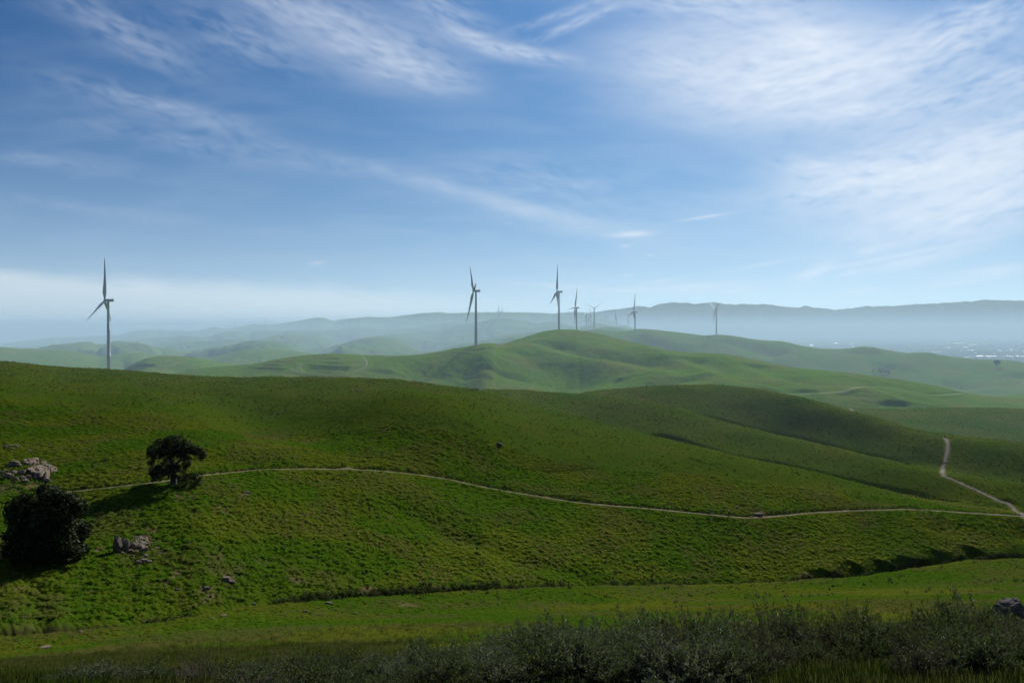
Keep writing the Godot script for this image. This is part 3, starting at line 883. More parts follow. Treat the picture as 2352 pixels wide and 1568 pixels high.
func build_turbines() -> void:
	turbine_shapes()
	var g := "wind turbines on the hills"
	turbine(247.5, 689.5, 915, 100, 0, "tall white wind turbine standing alone behind the near crest at the left", g)
	turbine(1093, 668, 1150, 101, -40, "large white wind turbine on the shoulder of the middle hill, two long blades showing", g)
	turbine(1284, 670, 1430, 97, 3, "white wind turbine on the round top of the middle hill, one blade straight up", g)
	turbine(1324.5, 706.5, 1800, 99, 26, "smaller wind turbine just right of the one on the round hilltop", g)
	turbine(1365, 707.5, 3000, 4, 60, "faint wind turbine facing the viewer with blades in a Y behind the round hilltop", g)
	turbine(1459, 715.5, 2100, 98, 15, "wind turbine whose foot is hidden by the right shoulder of the middle hill", g)
	turbine(1646, 710.5, 2500, 100, 60, "wind turbine with two raised blades on the long green ridge at the right", g)
	var far := "faint distant wind turbines on the hazy far ridges"
	var list := [[54.3, 793, 9000, 20, 60], [101.3, 788.5, 8600, 95, 20], [106, 783.2, 8800, 60, 0], [148.5, 785.3, 9000, 10, 60], [174, 784.5, 8600, 80, 30], [191, 779.7, 8600, 40, 0], [258.4, 771.1, 7800, 20, 60], [306.7, 776, 8800, 70, 40], [321, 777.8, 9300, 90, 0], [337.6, 774.3, 9300, 95, 10],
		[367, 756.3, 7000, 8, 60], [418, 755.8, 7800, 55, 0], [433, 756.3, 7800, 6, 60], [499, 765, 9000, 20, 60], [539.3, 745.6, 6850, 80, 20], [560, 761, 9000, 30, 60], [599.4, 751, 8600, 90, 0], [609, 739.3, 6900, 70, 8], [631.6, 748.7, 8500, 25, 60], [687, 745, 8500, 70, 30], [711.4, 742.1, 8300, 20, 60], [714.6, 742.1, 7200, 60, 0], [765.8, 744.5, 8800, 15, 60], [770, 743.3, 9000, 80, 20],
		[801.7, 734, 7000, 30, 50], [817.8, 735.5, 7000, 10, 60], [825.7, 738, 7000, 85, 0], [864.7, 734.8, 8000, 12, 60], [891.6, 739.6, 7000, 85, 20], [991, 731, 9300, 20, 60], [1011.7, 734.8, 7500, 90, 0], [1061, 726.2, 7700, 80, 0], [1143.2, 720.6, 7500, 20, 60], [1146.4, 711.7, 6800, 75, 0], [1154, 715.2, 7000, 95, 20], [1201.5, 730, 9000, 90, 0], [1280.7, 728, 6500, 95, 0], [1347.3, 723.3, 4560, 99, 60],
		[1352, 727.3, 6000, 30, 60], [1357.2, 724.6, 4560, 80, 20], [1392, 726.5, 6750, 20, 60], [1416.3, 728.6, 4630, 75, 20], [1443.4, 734, 5200, 99, 30]]
	list.sort_custom(func(p, q): return p[0] < q[0])
	var nth := 0
	for f in list:
		nth += 1
		turbine(f[0], f[1], f[2], f[3], f[4], "faint tiny wind turbine, %s from the left along the far hazy ridges" % ordinal(nth), far)
	# the box beside the foot of the nearest turbine
	var foot := at_depth(247.5, 848, 912)
	var b := thing("transformer_box", "low grey metal box at the foot of the lone left wind turbine", "transformer", on_land(foot.x - 3.4, foot.z), "", 0.3)
	var st := begin(false)
	crate(st, Vector3(0, 1.1, 0), Vector3(3.0, 2.6, 2.2), 0.08)
	part("cabinet", done(st), m.grey, b)
	st = begin(false)
	crate(st, Vector3(0, 2.46, 0), Vector3(3.2, 0.12, 2.4), 0.03)
	part("lid", done(st), m.grey, b)

# ---------------------------------------------------------------- trees and shrubs
func leaf_mat(c: Color, glow: Color) -> StandardMaterial3D:
	var s := paint(c, 0.7)
	s.metallic_specular = 0.3
	s.vertex_color_use_as_albedo = true
	s.albedo_color = Color.WHITE
	s.backlight_enabled = true
	s.backlight = glow
	return s

class Leaves:
	var v := PackedVector3Array()
	var n := PackedVector3Array()
	var c := PackedColorArray()
	func leaf(at: Vector3, along: Vector3, across: Vector3, col: Color, normal: Vector3) -> void:
		var a := at - along * 0.5
		var b := at + along * 0.5
		for p in [a, at + across * 0.5, b, a, b, at - across * 0.5]:
			v.append(p)
			n.append(normal)
			c.append(col)
	func mesh() -> ArrayMesh:
		var arr := []
		arr.resize(Mesh.ARRAY_MAX)
		arr[Mesh.ARRAY_VERTEX] = v
		arr[Mesh.ARRAY_NORMAL] = n
		arr[Mesh.ARRAY_COLOR] = c
		var me := ArrayMesh.new()
		me.add_surface_from_arrays(Mesh.PRIMITIVE_TRIANGLES, arr)
		return me

func rand_dir() -> Vector3:
	var z := rng.randf_range(-1.0, 1.0)
	var t := rng.randf() * TAU
	var r := sqrt(1.0 - z * z)
	return Vector3(r * cos(t), z, r * sin(t))

# leaf sprays through the outer part of ragged clumps [x, y, z, rx, ry, rz]
func foliage(clumps: Array, per_m2: float, size: float, dark: Color, light: Color, droop := 0.0) -> ArrayMesh:
	var L := Leaves.new()
	var gaps := noise(rng.randi() % 9999, 0.9 / maxf(size * 6.0, 0.1))
	for q in clumps:
		var mid := Vector3(q[0], q[1], q[2])
		var rad := Vector3(q[3], q[4], q[5])
		var area := 4.0 * PI * pow((pow(rad.x * rad.y, 1.6) + pow(rad.x * rad.z, 1.6) + pow(rad.y * rad.z, 1.6)) / 3.0, 1.0 / 1.6)
		for i in int(area * per_m2):
			var d := rand_dir()
			var depth := 1.06 - 0.5 * pow(rng.randf(), 1.7)
			var p := mid + d * rad * depth
			if gaps.get_noise_3dv(p) < -0.28: continue
			p.y -= droop * rng.randf() * rng.randf()
			var along := (rand_dir() + d * 0.7 + Vector3(0, -droop * 0.6, 0)).normalized()
			var across := along.cross(rand_dir()).normalized()
			var s := size * rng.randf_range(0.6, 1.4)
			var nn := along.cross(across)
			if nn.dot(d) < 0.0: nn = -nn
			L.leaf(p, along * s, across * s * 0.62, dark.lerp(light, rng.randf() * rng.randf()), (nn + d * 0.6).normalized())
	return L.mesh()

func limb(st: SurfaceTool, from: Vector3, to: Vector3, r0: float, r1: float, bend := 0.15, sides := 7) -> void:
	var pts := PackedVector3Array()
	var rad := PackedFloat32Array()
	var side := rand_dir() * from.distance_to(to) * bend
	for i in 6:
		var u := i / 5.0
		pts.append(from.lerp(to, u) + side * sin(u * PI) + Vector3(0, from.distance_to(to) * bend * 0.4 * sin(u * PI), 0))
		rad.append(lerpf(r0, r1, u))
	ring_tube(st, pts, rad, sides, 1.0, true)

func tree(called: String, label: String, at: Vector3, clumps: Array, trunk: Array, per_m2: float, size: float, droop: float, group := "") -> Node3D:
	var t := thing(called, label, "tree", at, group)
	var st := begin()
	for k in trunk: limb(st, Vector3(k[0], k[1], k[2]), Vector3(k[3], k[4], k[5]), k[6], k[7], k[8])
	part("trunk", done(st), m.bark, t)
	part("crown", foliage(clumps, per_m2, size, Color(0.016, 0.028, 0.009), Color(0.062, 0.088, 0.028), droop), m.leaf, t)
	return t

func build_trees() -> void:
	m.bark = paint(Color(0.030, 0.025, 0.020), 0.9)
	m.leaf = leaf_mat(Color.WHITE, Color(0.35, 0.40, 0.18).linear_to_srgb())
	# the oak by the trail; lengths in metres from its foot
	var oak := spot(396, 1111, 120.0, 300.0)
	var oak_tree := tree("oak_tree", "spreading dark oak with drooping boughs beside the dirt trail", oak, [
		[0.4, 8.9, 0, 2.2, 1.5, 2.0], [-0.4, 7.8, -0.6, 2.2, 1.2, 1.8], [1.4, 7.2, 0.8, 1.7, 1.2, 1.6], [-1.9, 8.6, 0.5, 1.6, 1.3, 1.5], [-3.2, 7.0, 0, 1.8, 1.6, 1.6], [-4.0, 5.6, 0.3, 0.9, 1.5, 1.0], [2.3, 7.9, -0.4, 1.5, 1.4, 1.5], [4.4, 7.3, 0, 1.5, 1.0, 1.2], [5.5, 6.4, 0.4, 1.3, 1.2, 1.0], [3.4, 6.5, 0.2, 1.2, 1.0, 1.2],
		[-0.6, 7.0, 1.2, 1.7, 1.2, 1.4], [0.8, 6.6, -1.2, 1.6, 1.1, 1.4], [2.6, 4.7, 0, 1.1, 1.0, 1.0], [-1.0, 5.0, -0.6, 1.0, 0.9, 1.0], [-3.0, 2.7, 0.2, 1.7, 1.3, 1.5], [-1.9, 3.4, -0.4, 1.6, 1.2, 1.4], [-3.6, 1.6, 0, 0.8, 0.8, 0.8], [0.4, 3.2, 0.7, 1.5, 1.4, 1.3], [1.7, 3.6, 0.2, 1.2, 1.3, 1.2], [1.8, 2.0, 0.4, 1.1, 1.0, 1.0]], [
		[0.1, -0.6, 0, 0.25, 2.4, 0, 0.75, 0.48, 0.02], [0.25, 2.3, 0, -0.3, 5.2, 0.2, 0.46, 0.3, 0.06], [0.3, 2.3, 0, 1.6, 5.0, -0.2, 0.34, 0.22, 0.18], [1.5, 4.9, -0.2, 2.2, 7.4, -0.4, 0.2, 0.08, 0.2], [1.5, 4.8, -0.2, 4.4, 7.0, 0, 0.17, 0.06, 0.2], [-0.3, 5.0, 0.2, 0.3, 8.6, 0, 0.26, 0.07, 0.1], [-0.3, 5.0, 0.2, -2.6, 7.2, 0.2, 0.2, 0.06, 0.18], [0.1, 2.0, 0, -2.6, 3.2, 0.2, 0.26, 0.08, 0.14], [0.3, 2.0, 0.1, 1.8, 3.0, 0.3, 0.22, 0.08, 0.1], [-2.4, 7.1, 0.2, -3.9, 5.9, 0.2, 0.1, 0.04, 0.2]], 40.0, 0.36, 0.7)
	oak_tree.scale = Vector3(1.09, 1.03, 1.09)
	var low := spot(436, 1118, 120.0, 300.0)
	tree("bay_tree", "low rounded bush crowding the right side of the trail oak", low, [[0, 1.6, 0, 1.8, 1.3, 1.5], [1.3, 1.2, 0.2, 1.3, 1.0, 1.2], [-1.4, 1.0, 0.2, 1.3, 0.9, 1.2], [0.4, 2.4, -0.2, 1.1, 0.8, 1.0], [1.7, 2.2, 0, 0.9, 0.8, 0.8]], [[0, -0.5, 0, 0.2, 1.6, 0, 0.16, 0.07, 0.1], [0.1, -0.5, 0, 1.2, 1.5, 0.2, 0.12, 0.05, 0.1]], 28.0, 0.3, 0.3)
	# the big dark tree at the left edge
	var big := spot(108, 1286, 90.0, 200.0)
	var f := -big.z / FOCAL * 200.0 / 12.4
	var k := []
	for i in 62:
		var a := rng.randf() * TAU
		var up := rng.randf()
		var r := 4.9 * sqrt(maxf(0.04, 1.0 - pow((up - 0.34) / 0.72, 2.0))) * (1.0 if i < 46 else 0.55)
		k.append([cos(a) * r * rng.randf_range(0.85, 1.0), 0.8 + up * 9.0, sin(a) * r * rng.randf_range(0.85, 1.0), rng.randf_range(1.0, 1.9), rng.randf_range(0.8, 1.4), rng.randf_range(1.0, 1.9)])
	for q in [[0.0, 3.0], [1.6, 4.0], [-1.6, 4.0], [0.0, 6.0], [2.2, 2.4], [-2.2, 2.4]]: k.append([q[0], q[1], 1.0, 2.4, 2.4, 2.4])
	for q in k:
		for i in 6: q[i] *= f
	tree("bay_tree", "huge dark dome-shaped tree at the left edge, foliage down to the ground", big, k, [[0, -0.8, 0, 0, 5, 0, 0.7, 0.4, 0.05], [0, 2, 0, 2.8, 6.5, 0.5, 0.35, 0.1, 0.1], [0, 2, 0, -2.8, 6, -0.5, 0.35, 0.1, 0.1], [0, 4.5, 0, 0.3, 9, 0.2, 0.3, 0.08, 0.1]], 34.0, 0.36, 0.2)
	# far trees
	var lone := spot(2290.5, 842, 1200.0, 2600.0)
	tree("oak_tree", "solitary dark tree on the hazy ridge above the valley town", lone, [[0, 11, 0, 5.2, 4.6, 4.8], [3.6, 8.5, 0.5, 4.2, 3.8, 4.0], [-3.6, 12.0, 0, 3.4, 2.6, 3.0], [1.6, 14.0, 0.4, 3.6, 2.4, 3.2], [-1.8, 7.0, 0.6, 3.2, 2.6, 3.0]], [[0, -2, 0, 0.2, 9, 0, 0.9, 0.5, 0.03], [0, 5, 0, 3.2, 9, 0.3, 0.5, 0.2, 0.1], [0, 6, 0, -3.2, 11, 0.3, 0.45, 0.15, 0.1]], 4.0, 1.1, 0.5)
	for i in 6:
		var p := spot(2009.0 + i * 6.6 + (0.0 if i > 0 else -3.0), 855.0 + i * 1.0, 1100.0, 2600.0)
		var s: float = [0.8, 0.85, 1.25, 1.15, 1.1, 0.95][i]
		var names := ["thin bare tree at the left end of the ravine grove", "slim tree second from the left in the ravine grove", "tallest tree of the small ravine grove", "rounded tree in the middle of the ravine grove", "broad tree right of the middle of the ravine grove", "low tree at the right end of the ravine grove"]
		tree("ravine_tree", names[i], p, [[0, 7 * s, 0, 2.6 * s, 3.4 * s, 2.6 * s], [1.2 * s, 4.5 * s, 0.4, 2.4 * s, 2.4 * s, 2.4 * s], [-1.2 * s, 5 * s, 0, 2.0 * s, 2.2 * s, 2.0 * s]] if i > 1 else [[0, 7 * s, 0, 1.3, 2.6, 1.3]], [[0, -2, 0, 0.1, 7 * s, 0, 0.4, 0.15, 0.04]], 3.0, 1.0, 0.2, "trees of the small grove in the ravine")
	for b in [[301, 846, 1300.0, 3.0, "dark bush at the left foot of the terraced knoll"], [440, 822.5, 1300.0, 2.0, "small dark bush on the right slope of the terraced knoll"], [2131, 812.5, 1500.0, 2.2, "small dark bush on the crest in front of the valley town"], [1746, 1019, 250.0, 0.8, "dark little bush on the slope between the two gullies"]]:
		var s: float = b[3]
		tree("bush", b[4], spot(b[0], b[1], b[2], 4000.0), [[0, 0.7 * s, 0, 1.3 * s, 0.8 * s, 1.0 * s], [1.0 * s, 0.5 * s, 0, 0.8 * s, 0.5 * s, 0.8 * s]], [[0, -0.5, 0, 0, 0.6 * s, 0, 0.2, 0.1, 0.05]], 6.0 / s, 0.32 * s, 0.0)

# sagebrush: many upright twigs with narrow grey-green leaves
func make_shrub(seed_: int, height: float, spread: float, twigs: int, leafy: float, tone: Color) -> Array:
	rng.seed = seed_
	var st := begin()
	var L := Leaves.new()
	for i in twigs:
		var a := rng.randf() * TAU
		var out := pow(rng.randf(), 0.6)
		var dir0 := Vector3(cos(a), 0, sin(a))
		var base := dir0 * out * spread * 0.14
		var reach := rng.randf_range(0.72, 1.06) * (1.0 + 0.12 * sin(a * 3.0 + seed_) + 0.1 * sin(a * 5.0 + out * 6.0))
		var lean := dir0 * sin(out * 1.25) * spread * 0.5 * reach
		var tall := height * cos(out * 1.12) * reach
		var pts := PackedVector3Array()
		var rad := PackedFloat32Array()
		var wig := rand_dir() * 0.06
		for j in 5:
			var u := j / 4.0
			pts.append(base + lean * pow(u, 1.4) + Vector3(0, tall * u - 0.08, 0) + wig * sin(u * 5.0))
			rad.append(lerpf(0.0085, 0.0018, u))
		ring_tube(st, pts, rad, 3, 1.0, false)
		var n := int(leafy * rng.randf_range(20, 34))
		for j in n:
			var u := 0.42 + 0.58 * pow(rng.randf(), 0.7)
			var f := u * 4.0
			var s := mini(int(f), 3)
			var p := pts[s].lerp(pts[s + 1], f - s)
			var dir := (rand_dir() + Vector3(0, 1.1, 0)).normalized()
			var len := rng.randf_range(0.05, 0.10)
			var across := dir.cross(rand_dir()).normalized() * rng.randf_range(0.014, 0.026)
			p += dir * len * 0.5 + Vector3(rng.randf_range(-1, 1), 0, rng.randf_range(-1, 1)) * 0.03
			L.leaf(p, dir * len, across, tone.lerp(Color(0.085, 0.098, 0.055), rng.randf() * rng.randf() * 0.7), (dir.cross(across).normalized() + Vector3(0, 0.5, 0)).normalized())
		# side twigs
		for j in 2:
			var u := rng.randf_range(0.35, 0.8)
			var p := pts[mini(int(u * 4.0), 3)]
			var tip := p + (rand_dir() + Vector3(0, 1.0, 0)).normalized() * height * 0.2
			ring_tube(st, PackedVector3Array([p, tip]), PackedFloat32Array([0.004, 0.0012]), 3, 1.0, false)
			for q in int(leafy * 9): 
				var dir := (rand_dir() + Vector3(0, 0.8, 0)).normalized()
				var len := rng.randf_range(0.05, 0.085)
				L.leaf(p.lerp(tip, rng.randf()) + dir * len * 0.5, dir * len, dir.cross(rand_dir()).normalized() * 0.02, tone.lerp(Color(0.085, 0.098, 0.055), rng.randf() * rng.randf() * 0.7), (dir + Vector3(0, 0.5, 0)).normalized())
	return [done(st), L.mesh()]

func build_shrubs() -> void:
	m.twig = paint(Color(0.052, 0.042, 0.034), 0.9)
	m.sage = leaf_mat(Color.WHITE, Color(0.40, 0.46, 0.20).linear_to_srgb())
	m.sage.metallic_specular = 0.06
	m.sage.roughness = 0.95
	var kinds := []
	for i in 5:
		kinds.append(make_shrub(100 + i, [1.0, 1.1, 1.0, 1.0, 1.0][i], [1.3, 1.1, 1.25, 1.5, 1.2][i], [150, 130, 110, 160, 100][i], [1.25, 1.0, 0.45, 1.3, 0.7][i], [Color(0.075, 0.094, 0.052), Color(0.060, 0.080, 0.034), Color(0.066, 0.060, 0.038), Color(0.100, 0.118, 0.080), Color(0.052, 0.070, 0.024)][i]))
	rng.seed = 55
	# the ragged top line of the thicket, left to right: bearing, drop of the crest, kind
	var top := Line1.new([120, 1552, 200, 1536, 300, 1526, 400, 1506, 470, 1520, 600, 1524, 690, 1500, 760, 1492, 830, 1514, 900, 1500, 960, 1488, 1050, 1490, 1090, 1482, 1130, 1466, 1180, 1472, 1215, 1440, 1260, 1424, 1330, 1414, 1380, 1432, 1440, 1440, 1480, 1418, 1530, 1402, 1600, 1392, 1650, 1416, 1700, 1414, 1760, 1392, 1850, 1402, 1930, 1388, 2000, 1408, 2080, 1402, 2150, 1396, 2230, 1376, 2290, 1412, 2380, 1424])
	var n := 0
	var nth := 0
	# rows from the back to the front
	for row in [[0.0, 92.0, 20.0], [0.24, 96.0, 18.2], [0.46, 100.0, 16.6], [0.66, 106.0, 15.0], [0.85, 112.0, 13.7]]:
		var x: float = 130.0 + 40.0 * row[0] + (420.0 if row[0] > 0.4 and row[0] < 0.9 else 0.0)
		nth = 0
		while x < 2400.0:
			var px: float = x + rng.randf_range(-14, 14)
			x += row[1] * rng.randf_range(0.8, 1.2)
			var open: bool = px > 1790.0 and px < 2100.0 and row[0] > 0.25
			if open or (px > 2290.0 and row[0] > 0.5): continue
			var d: float = row[2] * rng.randf_range(0.96, 1.04)
			if px < 1150.0: d *= lerpf(0.86, 1.0, smoothstep(900.0, 1150.0, px))
			var s := sight(px, top.at(px))
			var p := on_land(s.x * d, -d)
			var full := s.y * d - p.y
			var tall := clampf(full * (1.0 - 0.36 * row[0]) + rng.randf_range(-0.08, 0.14), 0.25, 1.9)
			nth += 1
			shrub(kinds, n, p, tall, "%s shrub from the left in the %s row of the thicket" % [ordinal(nth), {0.0: "back", 0.24: "second", 0.46: "middle", 0.66: "fourth", 0.85: "front"}[row[0]]])
			n += 1
	for q in [[2180, 1474, 14.2, 0.92, "shrub standing nearest at the right, in front of the grass patch"], [2130, 1508, 13.6, 0.6, "low shrub at the left foot of the nearest right shrub"], [2235, 1502, 13.8, 0.7, "shrub touching the right side of the nearest right shrub"], [1960, 1470, 16.8, 0.7, "shrub in the middle of the line behind the grass patch"], [1880, 1480, 16.5, 0.75, "second shrub from the left in the line behind the grass patch"], [1815, 1470, 16.6, 0.8, "leftmost shrub in the line behind the grass patch"], [2040, 1468, 17.2, 0.65, "rightmost shrub in the line behind the grass patch"]]:
		var s := sight(q[0], q[1])
		var p := on_land(s.x * q[2], -q[2])
		shrub(kinds, n, p, maxf(0.3, s.y * q[2] - p.y), q[4])
		n += 1

func shrub(kinds: Array, n: int, p: Vector3, tall: float, which: String) -> void:
	var k: Array = kinds[(n * 7 + int(n / 3)) % 5]
	var t := thing("sagebrush", ["grey-green ", "olive green ", "brown twiggy ", "pale grey-leaved ", "dark green "][(n * 7 + int(n / 3)) % 5] + which, "shrub", p, "shrubs of the thicket on the near slope", rng.randf() * TAU)
	var wide := (tall * 0.6 + 0.55) * rng.randf_range(0.85, 1.2)
	part("stems", k[0], m.twig, t).scale = Vector3(wide, tall, wide)
	part("foliage", k[1], m.sage, t).scale = Vector3(wide, tall, wide)

# ---------------------------------------------------------------- grass
func tuft_mesh(blades: int, height: float, spread: float, width: float) -> ArrayMesh:
	var L := Leaves.new()
	for i in blades:
		var a := rng.randf() * TAU
		var out := Vector3(cos(a), 0, sin(a))
		var base := out * spread * rng.randf() * 0.5
		var h := height * rng.randf_range(0.6, 1.2)
		var tip := base + out * spread * rng.randf_range(0.3, 0.9) + Vector3(0, h, 0)
		var side := out.cross(Vector3.UP) * width
		for p in [base - side, tip, base + side]:
			L.v.append(p)
			L.n.append((Vector3.UP + out * 0.4).normalized())
			L.c.append(Color.WHITE)
	return L.mesh()

func scatter(called: String, label: String, mesh: Mesh, mat: Material, where: Array, tint: Array) -> void:
	var mm := MultiMesh.new()
	mm.transform_format = MultiMesh.TRANSFORM_3D
	mm.use_colors = true
	mm.mesh = mesh
	mm.instance_count = where.size()
	for i in where.size():
		mm.set_instance_transform(i, where[i])
		mm.set_instance_color(i, tint[i])
	var o := MultiMeshInstance3D.new()
	o.name = numbered(called)
	o.multimesh = mm
	o.material_override = mat
	add_child(o)
	tag(o, label, "grass", "", "stuff")

func near_track(p: Vector3) -> bool:
	return false

func build_grass() -> void:
	rng.seed = 91
	m.grass = leaf_mat(Color.WHITE, Color(0.62, 0.80, 0.16).linear_to_srgb())
	m.grass.metallic_specular = 0.0
	m.grass.roughness = 1.0
	var patch := noise(61, 0.42, 2)
	var big := noise(62, 0.02, 2)
	var dry := noise(64, 0.035, 3)
	var where: Array[Transform3D] = []
	var tint: Array[Color] = []
	var bare := {}
	for l in [trail, trail_b, road_a, road_b]:
		for p in l:
			for dx in [-1, 0, 1]:
				for dz in [-1, 0, 1]: bare[Vector2i(int(floor(p.x / 0.9)) + dx, int(floor(p.z / 0.9)) + dz)] = true
	# green clumps over the near hill
	while where.size() < 305000:
		var z := sqrt(rng.randf_range(110.0 * 110.0, 720.0 * 720.0)) if rng.randf() < 0.5 else sqrt(rng.randf_range(55.0 * 55.0, 270.0 * 270.0))
		var x := z * rng.randf_range(-0.78, 0.78)
		var q := patch.get_noise_2d(x, z)
		if q < -0.12 + rng.randf_range(-0.25, 0.25): continue
		var zc := creek_z.at(MID.x + FOCAL * x / z)
		if z > zc - 0.3 and z < zc + 5.5: continue
		if bare.has(Vector2i(int(floor(x / 0.9)), int(floor(-z / 0.9)))): continue
		var w := big.get_noise_2d(x, z)
		var s := (0.75 + 0.9 * maxf(q, 0.0) + rng.randf() * 0.5) * (1.0 + 0.3 * smoothstep(200.0, 450.0, z)) * (0.7 if z < zc else 1.0)
		where.append(Transform3D(Basis(Vector3.UP, rng.randf() * TAU).scaled(Vector3(s, s * rng.randf_range(0.6, 1.2), s)), on_land(x, -z, -0.03)))
		var c := Color(0.046, 0.100, 0.006).lerp(Color(0.096, 0.114, 0.012), clampf(0.4 + w * 2.0 + rng.randf_range(-0.4, 0.4), 0.0, 1.0))
		var straw: float = clampf(3.0 * (dry.get_noise_2d(x, z) - 0.12) + rng.randf_range(-0.3, 0.3), 0.0, 0.55)
		c = c.lerp(Color(0.092, 0.080, 0.030), straw)
		tint.append(c * (0.82 if z < zc else 1.0))
	scatter("grass", "short green grass growing in clumps over the near hillside", tuft_mesh(11, 0.26, 0.42, 0.055), m.grass, where, tint)
	# taller pale seeding grass on the near slope
	where = []
	tint = []
	while where.size() < 165000:
		var z := sqrt(rng.randf_range(12.0 * 12.0, 120.0 * 120.0)) if where.size() < 75000 else (sqrt(rng.randf_range(11.0 * 11.0, 60.0 * 60.0)) if where.size() < 120000 else sqrt(rng.randf_range(9.0 * 9.0, 24.0 * 24.0)))
		var t := rng.randf_range(-0.78, 0.78)
		var zc := creek_z.at(MID.x + FOCAL * t)
		if z > zc * (0.50 + rng.randf() * 0.25 + 0.5 * big.get_noise_2d(z * t, z)): continue
		var bx := MID.x + FOCAL * t
		if z < 22.0 and rng.randf() < smoothstep(950.0, 1150.0, bx) * (1.0 - smoothstep(1720.0, 1880.0, bx)) * 0.93: continue
		var x := z * t
		var q := patch.get_noise_2d(x * 0.6, z * 0.6)
		var s := rng.randf_range(0.7, 1.3) * (1.0 - 0.35 * smoothstep(zc * 0.5, zc * 0.9, z))
		where.append(Transform3D(Basis(Vector3.UP, rng.randf() * TAU).scaled(Vector3(s, s * rng.randf_range(0.7, 1.2), s)), on_land(x, -z, -0.02)))
		tint.append((Color(0.034, 0.062, 0.007) if z < 24.0 else Color(0.046, 0.070, 0.010)).lerp(Color(0.070, 0.072, 0.022) if z < 24.0 and rng.randf() < 0.85 else Color(0.105, 0.100, 0.034), clampf(0.45 + q * 1.1 + rng.randf_range(-0.35, 0.35) - 0.5 * smoothstep(zc * 0.55, zc * 0.85, z), 0.0, 1.0)))
	scatter("grass", "taller pale seeding grass on the near slope", tuft_mesh(9, 0.23, 0.16, 0.006), m.grass, where, tint)
	# dark weeds dotted over the hill
	where = []
	tint = []
	while where.size() < 9000:
		var z := sqrt(rng.randf_range(130.0 * 130.0, 560.0 * 560.0))
		var x := z * rng.randf_range(-0.78, 0.78)
		if big.get_noise_2d(x * 1.5 + 500.0, z * 1.5) + 0.35 * patch.get_noise_2d(x, z) < 0.12 + rng.randf_range(-0.3, 0.3): continue
		if bare.has(Vector2i(int(floor(x / 0.9)), int(floor(-z / 0.9)))): continue
		var s := rng.randf_range(0.6, 1.5)
		where.append(Transform3D(Basis(Vector3.UP, rng.randf() * TAU).scaled(Vector3(s, s * rng.randf_range(0.9, 1.5), s)), on_land(x, -z, -0.03)))
		tint.append(Color(0.030, 0.038, 0.016).lerp(Color(0.045, 0.050, 0.02), rng.randf()))
	var bank_line := PackedVector3Array()
	for i in 900:
		var px := 330.0 + i * 2.3
		var zz := creek_z.at(px) + 1.2 + rng.randf_range(-0.4, 2.2)
		if bank_px.at(px) > 5.0: bank_line.append(Vector3(sight(px, 1380).x * zz, 0, -zz))
	for l in gully_lines + [bank_line]:  # weeds added to deepen the dark shade lines of gullies and creek bank
		for p in l:
			for i in 3:
				var q := on_land(p.x + rng.randf_range(-1.2, 1.2), p.z + rng.randf_range(-1.2, 1.2), -0.05)
				var s := rng.randf_range(0.7, 1.8)
				where.append(Transform3D(Basis(Vector3.UP, rng.randf() * TAU).scaled(Vector3(s, s, s)), q))
				tint.append(Color(0.026, 0.036, 0.013))
	for p in trail:
		for i in 3:
			if p.x < -40.0 and rng.randf() < 0.4: continue
			if p.x > 52.0 and p.x < 68.0: continue
			var q := on_land(p.x + rng.randf_range(-0.5, 0.5), p.z - rng.randf_range(1.1, 3.4), -0.05)
			var s := rng.randf_range(0.6, 1.5)
			where.append(Transform3D(Basis(Vector3.UP, rng.randf() * TAU).scaled(Vector3(s, s, s)), q))
			tint.append(Color(0.028, 0.036, 0.014))
	scatter("weeds", "dark weeds and thistles dotted over the near hillside and along the trail", tuft_mesh(16, 0.42, 0.5, 0.06), m.grass, where, tint)

# ---------------------------------------------------------------- rocks
var ico_v := PackedVector3Array()
var ico_f := []
var ico_lo_v := PackedVector3Array()
var ico_lo_f := []

func make_ico() -> void:
	var t := (1.0 + sqrt(5.0)) / 2.0
	ico_v = PackedVector3Array([Vector3(-1, t, 0), Vector3(1, t, 0), Vector3(-1, -t, 0), Vector3(1, -t, 0), Vector3(0, -1, t), Vector3(0, 1, t), Vector3(0, -1, -t), Vector3(0, 1, -t), Vector3(t, 0, -1), Vector3(t, 0, 1), Vector3(-t, 0, -1), Vector3(-t, 0, 1)])
	for i in 12: ico_v[i] = ico_v[i].normalized()
	ico_f = [[0, 11, 5], [0, 5, 1], [0, 1, 7], [0, 7, 10], [0, 10, 11], [1, 5, 9], [5, 11, 4], [11, 10, 2], [10, 7, 6], [7, 1, 8], [3, 9, 4], [3, 4, 2], [3, 2, 6], [3, 6, 8], [3, 8, 9], [4, 9, 5], [2, 4, 11], [6, 2, 10], [8, 6, 7], [9, 8, 1]]
	for level in 3:
		if level == 2:
			ico_lo_v = ico_v.duplicate()
			ico_lo_f = ico_f.duplicate()
		var mids := {}
		var fresh := []
		for f in ico_f:
			var k := []
			for e in [[f[0], f[1]], [f[1], f[2]], [f[2], f[0]]]:
				var key := Vector2i(mini(e[0], e[1]), maxi(e[0], e[1]))
				if not mids.has(key):
					mids[key] = ico_v.size()
					ico_v.append((ico_v[e[0]] + ico_v[e[1]]).normalized())
				k.append(mids[key])
			fresh.append_array([[f[0], k[0], k[2]], [f[1], k[1], k[0]], [f[2], k[2], k[1]], [k[0], k[1], k[2]]])
		ico_f = fresh

